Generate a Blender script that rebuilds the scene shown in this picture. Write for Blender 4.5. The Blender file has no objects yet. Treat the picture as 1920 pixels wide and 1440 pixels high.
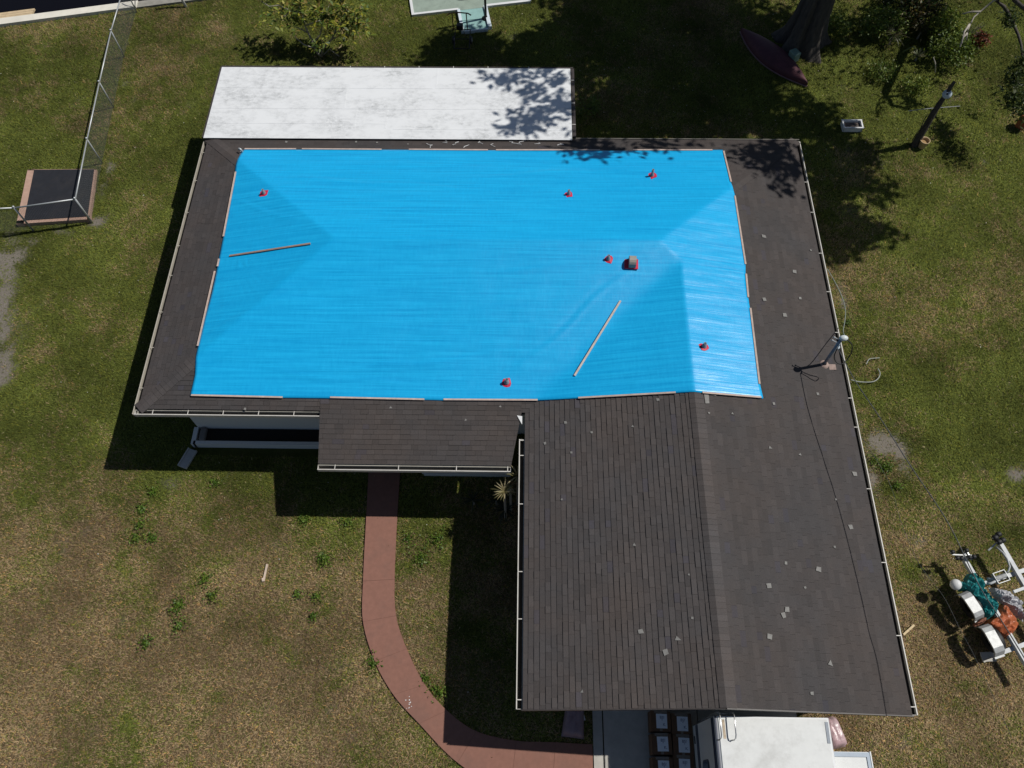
import bpy, bmesh, math, random
import numpy as np
from mathutils import Vector, Matrix

random.seed(11)
rng = np.random.default_rng(11)
scene = bpy.context.scene
COL = scene.collection

# ------------------------------------------------------------------ camera
cam_data = bpy.data.cameras.new('camera')
cam = bpy.data.objects.new('camera', cam_data)
COL.objects.link(cam)
CAM_X = Vector((0.999866, 0.014823, -0.006994))
CAM_Y = Vector((-0.009838, 0.884069, 0.467252))
CAM_F = Vector((-0.013110, 0.467121, -0.884096))
CAM_H = 20.5
cam.matrix_world = Matrix(((CAM_X.x, CAM_Y.x, -CAM_F.x, 0.0),
                           (CAM_X.y, CAM_Y.y, -CAM_F.y, 0.0),
                           (CAM_X.z, CAM_Y.z, -CAM_F.z, CAM_H),
                           (0, 0, 0, 1)))
cam_data.sensor_width = 36.0
cam_data.lens = 28.2087
cam_data.clip_start = 0.1
cam_data.clip_end = 2000.0
scene.camera = cam

# ------------------------------------------------------------------ light
SUN = Vector((0.70, 0.21, 1.0))
SUN_N = SUN.normalized()
world = bpy.data.worlds.new('World')
scene.world = world
world.use_nodes = True
wn = world.node_tree
bg = wn.nodes['Background']
sky = wn.nodes.new('ShaderNodeTexSky')
sky.sky_type = 'NISHITA'
sky.sun_disc = False
sky.sun_elevation = math.asin(SUN_N.z)
sky.sun_rotation = math.atan2(SUN.x, SUN.y)
sky.air_density = 1.0
sky.dust_density = 0.6
wn.links.new(sky.outputs['Color'], bg.inputs['Color'])
bg.inputs['Strength'].default_value = 0.056
sun_d = bpy.data.lights.new('sun', 'SUN')
sun_d.energy = 5.0
sun_d.angle = math.radians(0.53)
sun_d.color = (1.0, 0.965, 0.90)
sun = bpy.data.objects.new('sun', sun_d)
sun.rotation_euler = (-SUN_N).to_track_quat('-Z', 'Y').to_euler()
sun.location = (20, 6, 30)
COL.objects.link(sun)
scene.view_settings.view_transform = 'Standard'
scene.view_settings.look = 'None'
scene.view_settings.exposure = -0.30
scene.view_settings.gamma = 1.0

# ------------------------------------------------------------------ helpers
ORIG = {}


def tag(o, label=None, cat=None, group=None, kind=None):
    if label: o['label'] = label
    if cat: o['category'] = cat
    if group: o['group'] = group
    if kind: o['kind'] = kind
    return o


def thing(name, label, cat, loc=(0, 0, 0), group=None, rz=0.0):
    o = bpy.data.objects.new(name, None)
    COL.objects.link(o)
    o.empty_display_size = 0.2
    o.location = loc
    o.rotation_euler = (0, 0, rz)
    ORIG[o.name] = Vector(loc)
    return tag(o, label, cat, group)


class MB:
    """collects shapes in world (or local) metres; build() links them as one mesh object"""
    def __init__(self):
        self.v = []; self.f = []; self.mi = []; self.c = []

    def add(self, vs, fs, m=0, col=None):
        n = len(self.v)
        self.v.extend([tuple(p) for p in vs])
        for f in fs:
            self.f.append(tuple(i + n for i in f)); self.mi.append(m); self.c.append(col)
        return self

    def box(self, c, s, rz=0.0, m=0, col=None, mat=None):
        x, y, z = s[0] / 2, s[1] / 2, s[2] / 2
        P = [Vector((a * x, b * y, d * z)) for d in (-1, 1) for a, b in ((-1, -1), (1, -1), (1, 1), (-1, 1))]
        M = mat if mat is not None else Matrix.Rotation(rz, 3, 'Z')
        P = [M @ p + Vector(c) for p in P]
        return self.add(P, [(3, 2, 1, 0), (4, 5, 6, 7), (0, 1, 5, 4), (1, 2, 6, 5), (2, 3, 7, 6), (3, 0, 4, 7)], m, col)

    def bbox(self, c, s, bev=0.01, rz=0.0, m=0):
        """box with chamfered vertical and top edges"""
        x, y, z = s[0] / 2, s[1] / 2, s[2] / 2
        def ring(ix, iy, zz, cut):
            a, b = x - ix, y - iy
            return [(-a + cut, -b, zz), (a - cut, -b, zz), (a, -b + cut, zz), (a, b - cut, zz), (a - cut, b, zz), (-a + cut, b, zz), (-a, b - cut, zz), (-a, -b + cut, zz)]
        P = ring(bev, bev, -z, bev) + ring(0, 0, -z + bev, bev) + ring(0, 0, z - bev, bev) + ring(bev, bev, z, bev)
        M = Matrix.Rotation(rz, 3, 'Z')
        P = [M @ Vector(p) + Vector(c) for p in P]
        F = [tuple(range(7, -1, -1)), tuple(range(24, 32))]
        for r in range(3):
            for k in range(8):
                F.append((r * 8 + k, r * 8 + (k + 1) % 8, r * 8 + 8 + (k + 1) % 8, r * 8 + 8 + k))
        return self.add(P, F, m)

    def beam(self, a, b, w, h, m=0, up=Vector((0, 0, 1))):
        """rectangular bar from a to b, width w across, height h along up"""
        a, b = Vector(a), Vector(b)
        d = (b - a).normalized()
        s = d.cross(up).normalized() * (w / 2)
        u = s.cross(d).normalized() * (h / 2)
        P = [a - s - u, a + s - u, a + s + u, a - s + u, b - s - u, b + s - u, b + s + u, b - s + u]
        return self.add(P, [(0, 1, 2, 3), (7, 6, 5, 4), (0, 4, 5, 1), (1, 5, 6, 2), (2, 6, 7, 3), (3, 7, 4, 0)], m)

    def tube(self, pts, r, n=8, m=0, cap=True, col=None):
        pts = [Vector(p) for p in pts]
        rs = r if isinstance(r, (list, tuple)) else [r] * len(pts)
        vs = []; fs = []
        ref = Vector((0.13, 0.31, 0.94))
        for i, p in enumerate(pts):
            d = (pts[min(i + 1, len(pts) - 1)] - pts[max(i - 1, 0)]).normalized()
            if abs(d.dot(ref)) > 0.97: ref = Vector((1, 0.1, 0))
            a = d.cross(ref).normalized(); b = d.cross(a).normalized()
            for k in range(n):
                t = 2 * math.pi * k / n
                vs.append(p + (a * math.cos(t) + b * math.sin(t)) * rs[i])
        for i in range(len(pts) - 1):
            for k in range(n):
                fs.append((i * n + k, i * n + (k + 1) % n, (i + 1) * n + (k + 1) % n, (i + 1) * n + k))
        if cap:
            fs.append(tuple(range(n - 1, -1, -1))); fs.append(tuple(range((len(pts) - 1) * n, len(pts) * n)))
        return self.add(vs, fs, m, col)

    def lathe(self, o, prof, n=20, m=0, M=None):
        o = Vector(o); vs = []; fs = []
        for (r, z) in prof:
            for k in range(n):
                t = 2 * math.pi * k / n
                p = Vector((r * math.cos(t), r * math.sin(t), z))
                if M is not None: p = M @ p
                vs.append(o + p)
        for i in range(len(prof) - 1):
            for k in range(n):
                fs.append((i * n + k, i * n + (k + 1) % n, (i + 1) * n + (k + 1) % n, (i + 1) * n + k))
        return self.add(vs, fs, m)

    def prism(self, poly, z0, z1, m=0):
        """polygon (xy, anticlockwise) extruded from z0 to z1"""
        n = len(poly)
        vs = [(p[0], p[1], z0) for p in poly] + [(p[0], p[1], z1) for p in poly]
        fs = [tuple(range(n - 1, -1, -1)), tuple(range(n, 2 * n))]
        fs += [(k, (k + 1) % n, n + (k + 1) % n, n + k) for k in range(n)]
        return self.add(vs, fs, m)

    def sphere(self, c, r, n=14, m=0, sc=(1, 1, 1)):
        k = n // 2
        prof = [(max(0.0005, math.sin(math.pi * i / k)) * r, -math.cos(math.pi * i / k) * r) for i in range(k + 1)]
        return self.lathe(c, prof, n, m, Matrix.Diagonal(sc))

    def build(self, name, mats, parent=None, smooth=False, local=False):
        mats = mats if isinstance(mats, (list, tuple)) else [mats]
        off = Vector((0, 0, 0))
        if parent is not None and not local:
            off = ORIG.get(parent.name, off)
        me = bpy.data.meshes.new(name)
        me.from_pydata([(x - off.x, y - off.y, z - off.z) for x, y, z in self.v], [], self.f)
        for mm in mats: me.materials.append(mm)
        me.polygons.foreach_set('material_index', self.mi)
        if smooth: me.polygons.foreach_set('use_smooth', [True] * len(self.f))
        if any(c is not None for c in self.c):
            at = me.attributes.new('col', 'FLOAT_COLOR', 'FACE')
            at.data.foreach_set('color', np.array([(c or (0.1, 0.1, 0.1)) + (1.0,) for c in self.c], dtype=np.float32).ravel())
        me.update()
        o = bpy.data.objects.new(name, me)
        COL.objects.link(o)
        if parent is not None:
            o.parent = parent
        ORIG[o.name] = off
        return o


def fast_mesh(name, verts, nper, cols, mat, parent=None, kind=None):
    """many separate faces of nper corners each, colour per face"""
    n = len(verts) // nper
    off = ORIG.get(parent.name, Vector((0, 0, 0))) if parent is not None else Vector((0, 0, 0))
    verts = np.asarray(verts, dtype=np.float32) - np.array(off, dtype=np.float32)
    me = bpy.data.meshes.new(name)
    me.vertices.add(n * nper); me.loops.add(n * nper); me.polygons.add(n)
    me.vertices.foreach_set('co', verts.ravel())
    me.loops.foreach_set('vertex_index', np.arange(n * nper, dtype=np.int32))
    me.polygons.foreach_set('loop_start', np.arange(0, n * nper, nper, dtype=np.int32))
    me.polygons.foreach_set('loop_total', np.full(n, nper, dtype=np.int32))
    at = me.attributes.new('col', 'FLOAT_COLOR', 'FACE')
    c4 = np.ones((n, 4), dtype=np.float32); c4[:, :3] = cols
    at.data.foreach_set('color', c4.ravel())
    me.materials.append(mat)
    me.update(calc_edges=True)
    o = bpy.data.objects.new(name, me)
    COL.objects.link(o)
    if parent is not None: o.parent = parent
    ORIG[o.name] = off
    if kind: o['kind'] = kind
    return o


# smooth value noise in numpy, for the ground cover
def vnoise(x, y, scale, seed):
    r = np.random.default_rng(seed); T = r.random((256, 256))
    u, v = np.asarray(x) / scale + 1000, np.asarray(y) / scale + 1000
    i, j = np.floor(u).astype(int), np.floor(v).astype(int)
    a, b = u - i, v - j
    a, b = a * a * (3 - 2 * a), b * b * (3 - 2 * b)
    g = lambda p, q: T[p % 256, q % 256]
    return (g(i, j) * (1 - a) + g(i + 1, j) * a) * (1 - b) + (g(i, j + 1) * (1 - a) + g(i + 1, j + 1) * a) * b


def fbm(x, y, scale, seed, octv=4):
    s = 0; w = 1; t = 0
    for k in range(octv):
        s = s + w * vnoise(x, y, scale / 2 ** k, seed + k); t += w; w *= 0.55
    return s / t


# ------------------------------------------------------------------ materials
def nodes(name):
    m = bpy.data.materials.new(name); m.use_nodes = True
    nt = m.node_tree
    return m, nt, nt.nodes['Principled BSDF']


def N(nt, t, **kw):
    n = nt.nodes.new(t)
    for k, v in kw.items():
        if k in n.inputs: n.inputs[k].default_value = v
        else: setattr(n, k, v)
    return n


def mat(name, col, rough=0.7, var=0.15, scale=6.0, bump=0.0, metal=0.0, spec=0.4, stain=None, sscale=1.5, samt=0.5, stretch=None):
    """plain surface with soft colour variation, optional stain colour and bump"""
    m, nt, b = nodes(name)
    L = nt.links.new
    tc = N(nt, 'ShaderNodeTexCoord')
    src = tc.outputs['Object']
    if stretch:
        mp = N(nt, 'ShaderNodeMapping'); mp.inputs['Scale'].default_value = stretch
        L(src, mp.inputs['Vector']); src = mp.outputs['Vector']
    nz = N(nt, 'ShaderNodeTexNoise', Scale=scale, Detail=6.0, Roughness=0.65); L(src, nz.inputs['Vector'])
    rp = N(nt, 'ShaderNodeMapRange'); rp.inputs['To Min'].default_value = 1 - var; rp.inputs['To Max'].default_value = 1 + var
    rp.inputs['From Min'].default_value = 0.25; rp.inputs['From Max'].default_value = 0.75
    L(nz.outputs['Fac'], rp.inputs['Value'])
    mul = N(nt, 'ShaderNodeVectorMath', operation='SCALE'); mul.inputs[0].default_value = col
    L(rp.outputs['Result'], mul.inputs['Scale'])
    out = mul.outputs['Vector']
    if stain:
        n2 = N(nt, 'ShaderNodeTexNoise', Scale=sscale, Detail=8.0, Roughness=0.7); L(src, n2.inputs['Vector'])
        cr = N(nt, 'ShaderNodeMapRange'); cr.inputs['From Min'].default_value = 0.5; cr.inputs['From Max'].default_value = 0.75
        cr.inputs['To Max'].default_value = samt
        L(n2.outputs['Fac'], cr.inputs['Value'])
        mx = N(nt, 'ShaderNodeMix', data_type='RGBA'); mx.inputs['B'].default_value = (*stain, 1)
        L(cr.outputs['Result'], mx.inputs['Factor']); L(out, mx.inputs['A']); out = mx.outputs['Result']
    L(out, b.inputs['Base Color'])
    b.inputs['Roughness'].default_value = rough; b.inputs['Metallic'].default_value = metal
    b.inputs['Specular IOR Level'].default_value = spec
    if bump:
        bp = N(nt, 'ShaderNodeBump', Strength=bump, Distance=0.02); L(nz.outputs['Fac'], bp.inputs['Height']); L(bp.outputs['Normal'], b.inputs['Normal'])
    return m


def attr_mat(name, rough=0.75, spec=0.25, trans=0.0, fine=0.0):
    m, nt, b = nodes(name)
    L = nt.links.new
    a = N(nt, 'ShaderNodeAttribute', attribute_name='col')
    out = a.outputs['Color']
    if fine:
        g = N(nt, 'ShaderNodeNewGeometry')
        nz = N(nt, 'ShaderNodeTexNoise', Scale=22.0, Detail=5.0, Roughness=0.75); L(g.outputs['Position'], nz.inputs['Vector'])
        rp = N(nt, 'ShaderNodeMapRange'); rp.inputs['From Min'].default_value = 0.3; rp.inputs['From Max'].default_value = 0.7
        rp.inputs['To Min'].default_value = 1 - fine; rp.inputs['To Max'].default_value = 1 + fine
        L(nz.outputs['Fac'], rp.inputs['Value'])
        mu = N(nt, 'ShaderNodeVectorMath', operation='SCALE'); L(out, mu.inputs[0]); L(rp.outputs['Result'], mu.inputs['Scale']); out = mu.outputs['Vector']
        bp = N(nt, 'ShaderNodeBump', Strength=0.6, Distance=0.03); L(nz.outputs['Fac'], bp.inputs['Height']); L(bp.outputs['Normal'], b.inputs['Normal'])
    L(out, b.inputs['Base Color'])
    b.inputs['Roughness'].default_value = rough; b.inputs['Specular IOR Level'].default_value = spec
    if trans:
        t = N(nt, 'ShaderNodeBsdfTranslucent'); L(out, t.inputs['Color'])
        mx = N(nt, 'ShaderNodeMixShader'); mx.inputs['Fac'].default_value = trans
        o = nt.nodes['Material Output']
        L(b.outputs['BSDF'], mx.inputs[1]); L(t.outputs['BSDF'], mx.inputs[2]); L(mx.outputs['Shader'], o.inputs['Surface'])
    return m


def shingle_mat():
    m, nt, b = nodes('asphalt_shingle')
    L = nt.links.new
    a = N(nt, 'ShaderNodeAttribute', attribute_name='col')
    tc = N(nt, 'ShaderNodeTexCoord')
    gr = N(nt, 'ShaderNodeTexNoise', Scale=55.0, Detail=4.0, Roughness=0.8); L(tc.outputs['Object'], gr.inputs['Vector'])
    big = N(nt, 'ShaderNodeTexNoise', Scale=0.55, Detail=6.0, Roughness=0.65); L(tc.outputs['Object'], big.inputs['Vector'])
    r1 = N(nt, 'ShaderNodeMapRange'); r1.inputs['From Min'].default_value = 0.3; r1.inputs['From Max'].default_value = 0.7
    r1.inputs['To Min'].default_value = 0.72; r1.inputs['To Max'].default_value = 1.3; L(gr.outputs['Fac'], r1.inputs['Value'])
    r2 = N(nt, 'ShaderNodeMapRange'); r2.inputs['From Min'].default_value = 0.35; r2.inputs['From Max'].default_value = 0.65
    L(big.outputs['Fac'], r2.inputs['Value'])
    mx = N(nt, 'ShaderNodeMix', data_type='RGBA'); mx.inputs['A'].default_value = (0.95, 0.98, 1.03, 1); mx.inputs['B'].default_value = (1.12, 1.03, 0.98, 1)
    L(r2.outputs['Result'], mx.inputs['Factor'])
    m1 = N(nt, 'ShaderNodeVectorMath', operation='MULTIPLY'); L(a.outputs['Color'], m1.inputs[0]); L(mx.outputs['Result'], m1.inputs[1])
    m2 = N(nt, 'ShaderNodeVectorMath', operation='SCALE'); L(m1.outputs['Vector'], m2.inputs[0]); L(r1.outputs['Result'], m2.inputs['Scale'])
    L(m2.outputs['Vector'], b.inputs['Base Color'])
    b.inputs['Roughness'].default_value = 0.78; b.inputs['Specular IOR Level'].default_value = 0.26
    bp = N(nt, 'ShaderNodeBump', Strength=0.5, Distance=0.004); L(gr.outputs['Fac'], bp.inputs['Height']); L(bp.outputs['Normal'], b.inputs['Normal'])
    return m


def tarp_mat():
    m, nt, b = nodes('blue_tarp_plastic')
    L = nt.links.new
    tc = N(nt, 'ShaderNodeTexCoord')
    def streak(sc, scale):
        mp = N(nt, 'ShaderNodeMapping'); mp.inputs['Scale'].default_value = sc; L(tc.outputs['Object'], mp.inputs['Vector'])
        nz = N(nt, 'ShaderNodeTexNoise', Scale=scale, Detail=5.0, Roughness=0.7); L(mp.outputs['Vector'], nz.inputs['Vector'])
        return nz.outputs['Fac']
    s1 = streak((0.22, 9.0, 0.0), 1.6)
    s2 = streak((7.0, 1.3, 0.0), 2.4)
    big = streak((0.35, 0.5, 0.0), 1.0)
    ad = N(nt, 'ShaderNodeMath', operation='MULTIPLY_ADD'); L(s2, ad.inputs[0]); ad.inputs[1].default_value = 0.35; L(s1, ad.inputs[2])
    r = N(nt, 'ShaderNodeMapRange'); r.inputs['From Min'].default_value = 0.48; r.inputs['From Max'].default_value = 0.90
    L(ad.outputs['Value'], r.inputs['Value'])
    mx = N(nt, 'ShaderNodeMix', data_type='RGBA'); mx.inputs['A'].default_value = (0.002, 0.292, 0.62, 1); mx.inputs['B'].default_value = (0.011, 0.435, 0.80, 1)
    L(r.outputs['Result'], mx.inputs['Factor']); L(mx.outputs['Result'], b.inputs['Base Color'])
    rr = N(nt, 'ShaderNodeMapRange'); rr.inputs['To Min'].default_value = 0.28; rr.inputs['To Max'].default_value = 0.36
    L(big, rr.inputs['Value']); L(rr.outputs['Result'], b.inputs['Roughness'])
    b.inputs['Specular IOR Level'].default_value = 0.5
    bp = N(nt, 'ShaderNodeBump', Strength=0.20, Distance=0.03); L(ad.outputs['Value'], bp.inputs['Height']); L(bp.outputs['Normal'], b.inputs['Normal'])
    return m


def white_roof_mat():
    m, nt, b = nodes('white_roof_coating')
    L = nt.links.new
    tc = N(nt, 'ShaderNodeTexCoord')
    mp = N(nt, 'ShaderNodeMapping'); mp.inputs['Scale'].default_value = (0.75, 1.25, 1); L(tc.outputs['Object'], mp.inputs['Vector'])
    n1 = N(nt, 'ShaderNodeTexNoise', Scale=0.9, Detail=9.0, Roughness=0.72); L(mp.outputs['Vector'], n1.inputs['Vector'])
    n2 = N(nt, 'ShaderNodeTexNoise', Scale=7.0, Detail=8.0, Roughness=0.8); L(mp.outputs['Vector'], n2.inputs['Vector'])
    r1 = N(nt, 'ShaderNodeMapRange'); r1.inputs['From Min'].default_value = 0.42; r1.inputs['From Max'].default_value = 0.62; L(n1.outputs['Fac'], r1.inputs['Value'])
    r2 = N(nt, 'ShaderNodeMapRange'); r2.inputs['From Min'].default_value = 0.40; r2.inputs['From Max'].default_value = 0.74; L(n2.outputs['Fac'], r2.inputs['Value'])
    mu = N(nt, 'ShaderNodeMath', operation='MULTIPLY'); L(r1.outputs['Result'], mu.inputs[0]); L(r2.outputs['Result'], mu.inputs[1])
    # grime gathers along three lap seams of the membrane
    sx = N(nt, 'ShaderNodeSeparateXYZ'); L(tc.outputs['Object'], sx.inputs['Vector'])
    acc = None
    for yy, w in ((19.92, 0.7), (19.02, 1.0), (18.17, 0.5)):
        d = N(nt, 'ShaderNodeMath', operation='SUBTRACT'); L(sx.outputs['Y'], d.inputs[0]); d.inputs[1].default_value = yy
        ab = N(nt, 'ShaderNodeMath', operation='ABSOLUTE'); L(d.outputs['Value'], ab.inputs[0])
        k = N(nt, 'ShaderNodeMapRange'); k.inputs['From Min'].default_value = 0.0; k.inputs['From Max'].default_value = 0.06
        k.inputs['To Min'].default_value = w; k.inputs['To Max'].default_value = 0.0; L(ab.outputs['Value'], k.inputs['Value'])
        g = N(nt, 'ShaderNodeMath', operation='MULTIPLY'); L(k.outputs['Result'], g.inputs[0]); L(r2.outputs['Result'], g.inputs[1])
        if acc is None: acc = g
        else:
            s = N(nt, 'ShaderNodeMath', operation='MAXIMUM'); L(acc.outputs['Value'], s.inputs[0]); L(g.outputs['Value'], s.inputs[1]); acc = s
    mxx = N(nt, 'ShaderNodeMath', operation='MAXIMUM'); L(mu.outputs['Value'], mxx.inputs[0]); L(acc.outputs['Value'], mxx.inputs[1])
    sc = N(nt, 'ShaderNodeMath', operation='MULTIPLY', use_clamp=True); L(mxx.outputs['Value'], sc.inputs[0]); sc.inputs[1].default_value = 0.95
    mx = N(nt, 'ShaderNodeMix', data_type='RGBA'); mx.inputs['A'].default_value = (0.70, 0.715, 0.73, 1); mx.inputs['B'].default_value = (0.20, 0.21, 0.215, 1)
    L(sc.outputs['Value'], mx.inputs['Factor']); L(mx.outputs['Result'], b.inputs['Base Color'])
    b.inputs['Roughness'].default_value = 0.6
    bp = N(nt, 'ShaderNodeBump', Strength=0.2, Distance=0.02); L(n1.outputs['Fac'], bp.inputs['Height']); L(bp.outputs['Normal'], b.inputs['Normal'])
    return m


M = {}
M['shingle'] = shingle_mat()
M['tarp'] = tarp_mat()
M['white_roof'] = white_roof_mat()
M['deck'] = mat('roof_underlay', (0.02, 0.02, 0.02), 0.9)
M['wall'] = mat('stucco', (0.62, 0.62, 0.60), 0.85, 0.06, 30, 0.15)
M['gutter'] = mat('beige_gutter', (0.42, 0.39, 0.33), 0.5, 0.1, 8, stain=(0.25, 0.21, 0.16), sscale=3, samt=0.4)
M['gutter_white'] = mat('white_gutter', (0.56, 0.54, 0.50), 0.5, 0.08, 8, stain=(0.3, 0.26, 0.2), sscale=3, samt=0.35)
M['gutter_dark'] = mat('gutter_floor_black', (0.012, 0.011, 0.010), 0.9)
M['drip'] = mat('dark_drip_edge', (0.05, 0.042, 0.04), 0.5, 0.2, 8)
M['fascia'] = mat('fascia_paint', (0.40, 0.38, 0.33), 0.6, 0.1)
M['batten'] = mat('raw_lumber', (0.46, 0.36, 0.31), 0.75, 0.22, 9, 0.1, stain=(0.30, 0.22, 0.17), sscale=2.5)
M['loose_lumber'] = mat('weathered_lumber', (0.30, 0.20, 0.16), 0.75, 0.22, 9, 0.1)
M['trailer'] = mat('trailer_paint', (0.44, 0.46, 0.47), 0.5, 0.12, 9, stain=(0.22, 0.21, 0.20), sscale=6, samt=0.6)
M['fender'] = mat('dull_galvanised_fender', (0.33, 0.34, 0.34), 0.5, 0.2, 10, 0.1, 0.3, stain=(0.18, 0.17, 0.16), sscale=6, samt=0.6)
M['rv_roof'] = mat('rv_roof_membrane', (0.62, 0.63, 0.62), 0.55, 0.05, 5, 0.1, stain=(0.40, 0.40, 0.385), sscale=1.6, samt=0.75)
M['red'] = mat('red_flashing', (0.50, 0.022, 0.06), 0.5, 0.2, 20)
M['pipe'] = mat('grey_vent_pipe', (0.20, 0.23, 0.27), 0.45, 0.2, 20)
M['pipe_dark'] = mat('vent_bore', (0.01, 0.01, 0.01), 0.9)
M['galv'] = mat('galvanised_steel', (0.42, 0.44, 0.45), 0.42, 0.14, 12, 0.0, 0.35, stain=(0.34, 0.33, 0.31), sscale=5, samt=0.5)
M['white_paint'] = mat('white_paint', (0.66, 0.67, 0.67), 0.4, 0.05, 4, stain=(0.45, 0.45, 0.44), sscale=2.2, samt=0.4)
M['rv_side'] = mat('rv_side_panel', (0.62, 0.63, 0.64), 0.4, 0.04, 3)
M['rv_stripe'] = mat('rv_stripe', (0.05, 0.06, 0.09), 0.4, 0.1)
M['rv_glass'] = mat('rv_glass', (0.008, 0.01, 0.014), 0.08, 0.0)
M['rv_trim'] = mat('rv_trim', (0.30, 0.36, 0.43), 0.45, 0.1, 8)
M['chrome'] = mat('polished_rail', (0.62, 0.62, 0.62), 0.25, 0.05, 8, 0, 0.8)
M['black'] = mat('black_rubber', (0.012, 0.012, 0.013), 0.6, 0.2)
M['black_metal'] = mat('black_metal', (0.015, 0.013, 0.012), 0.55, 0.2)
M['rust'] = mat('rusty_metal', (0.13, 0.06, 0.035), 0.8, 0.3)
M['mat'] = mat('dark_rubber_mat', (0.014, 0.015, 0.020), 0.7, 0.25, 5, 0.2, stain=(0.035, 0.03, 0.028), sscale=2)
M['pinkwood'] = mat('pinkish_timber', (0.40, 0.26, 0.20), 0.8, 0.2, 7, 0.1)
M['path'] = mat('red_concrete', (0.222, 0.108, 0.080), 0.88, 0.12, 9, 0.1, stain=(0.155, 0.09, 0.072), sscale=0.9, samt=0.75)
M['path_joint'] = mat('joint_dirt', (0.165, 0.08, 0.06), 0.9, 0.3, 14)
M['drive'] = mat('concrete', (0.42, 0.40, 0.36), 0.85, 0.12, 5, 0.1, stain=(0.25, 0.24, 0.22), sscale=1.0, samt=0.5)
M['cap'] = mat('seawall_concrete', (0.66, 0.63, 0.55), 0.8, 0.12, 4, 0.1, stain=(0.33, 0.32, 0.29), sscale=1.0, samt=0.6)
M['dockwood'] = mat('dock_wood', (0.52, 0.40, 0.25), 0.8, 0.2, 5, 0.1)
M['green_deck'] = mat('green_painted_concrete', (0.26, 0.32, 0.27), 0.7, 0.15, 2, 0.1, stain=(0.12, 0.14, 0.12), sscale=3, samt=0.5)
M['teal_step'] = mat('teal_painted_step', (0.24, 0.40, 0.38), 0.65, 0.15, 4)
M['pot_tan'] = mat('tan_pot', (0.50, 0.37, 0.22), 0.8, 0.15)
M['pot_terra'] = mat('terracotta', (0.26, 0.075, 0.03), 0.8, 0.2)
M['soil'] = mat('soil', (0.016, 0.013, 0.010), 0.95, 0.4, 20, 0.5)
M['soil_light'] = mat('dry_compost', (0.30, 0.19, 0.09), 0.95, 0.3, 20, 0.5)
M['canoe'] = mat('maroon_hull', (0.085, 0.026, 0.036), 0.65, 0.15, 4, stain=(0.2, 0.07, 0.07), sscale=3, samt=0.4)
M['mint'] = mat('mint_plastic', (0.16, 0.25, 0.21), 0.5, 0.1)
M['bark'] = mat('bark', (0.066, 0.057, 0.050), 0.9, 0.45, 5, 0.8, stretch=(3, 3, 0.5))
M['bark_pale'] = mat('pale_bark', (0.30, 0.27, 0.23), 0.9, 0.3, 7, 0.5, stretch=(2, 2, 0.7))
M['twig'] = mat('bare_twig', (0.34, 0.31, 0.27), 0.9, 0.25, 8, 0.3)
M['oldpost'] = mat('old_post', (0.05, 0.043, 0.038), 0.9, 0.4, 7, 0.6)
M['discwhite'] = mat('blue_white_cap', (0.46, 0.53, 0.58), 0.5, 0.15, 25)
M['leaf'] = attr_mat('leaf', 0.5, 0.4, 0.35)
M['grass'] = attr_mat('grass_blade', 0.85, 0.1, 0.0)
M['ground'] = attr_mat('lawn_soil', 0.95, 0.1, 0.0, 0.35)
M['teal'] = mat('teal_tarp', (0.008, 0.16, 0.165), 0.5, 0.12, 6)
M['orange'] = mat('orange_tarp', (0.37, 0.10, 0.038), 0.45, 0.2, 5)
M['silver'] = mat('silver_tarp', (0.38, 0.38, 0.40), 0.45, 0.25, 7)
M['brownrag'] = mat('brown_rag', (0.18, 0.07, 0.04), 0.8, 0.3)
M['mastpaint'] = mat('mast_pipe', (0.17, 0.22, 0.28), 0.4, 0.4, 14, stain=(0.5, 0.5, 0.5), sscale=9, samt=0.7)
M['net'] = mat('dull_chain_link', (0.12, 0.13, 0.13), 0.5, 0.2, 8, 0, 0.3)
M['wire'] = mat('grey_cable', (0.07, 0.075, 0.075), 0.6)
M['wire_dark'] = mat('black_cable', (0.02, 0.02, 0.02), 0.6)
M['wire_pale'] = mat('pale_cable', (0.27, 0.29, 0.26), 0.5)
M['pinkbag'] = mat('pink_plastic_wrap', (0.40, 0.27, 0.285), 0.30, 0.2, 9, 0.4, stain=(0.5, 0.45, 0.45), sscale=4, samt=0.6)
M['cardboard'] = mat('cardboard', (0.13, 0.07, 0.038), 0.85, 0.1, 6)
M['tape'] = mat('packing_tape', (0.20, 0.17, 0.14), 0.3, 0.05)
M['label'] = mat('paper_label', (0.80, 0.84, 0.9), 0.7, 0.02)
M['ink'] = mat('label_ink', (0.05, 0.07, 0.16), 0.7, 0.02)
M['splash'] = mat('splash_block', (0.40, 0.40, 0.39), 0.85, 0.12)
M['spot'] = mat('bare_shingle_felt', (0.20, 0.195, 0.185), 0.9, 0.25, 12)
M['drips'] = mat('dribbled_white_coating', (0.6, 0.6, 0.6), 0.6, 0.1)

# ------------------------------------------------------------------ ground
def wall_y(x):                     # south edge of the seawall cap
    return 25.99 + (x + 20.01) * 0.2105

def lerp(a, b, t): return a + (b - a) * t

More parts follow.
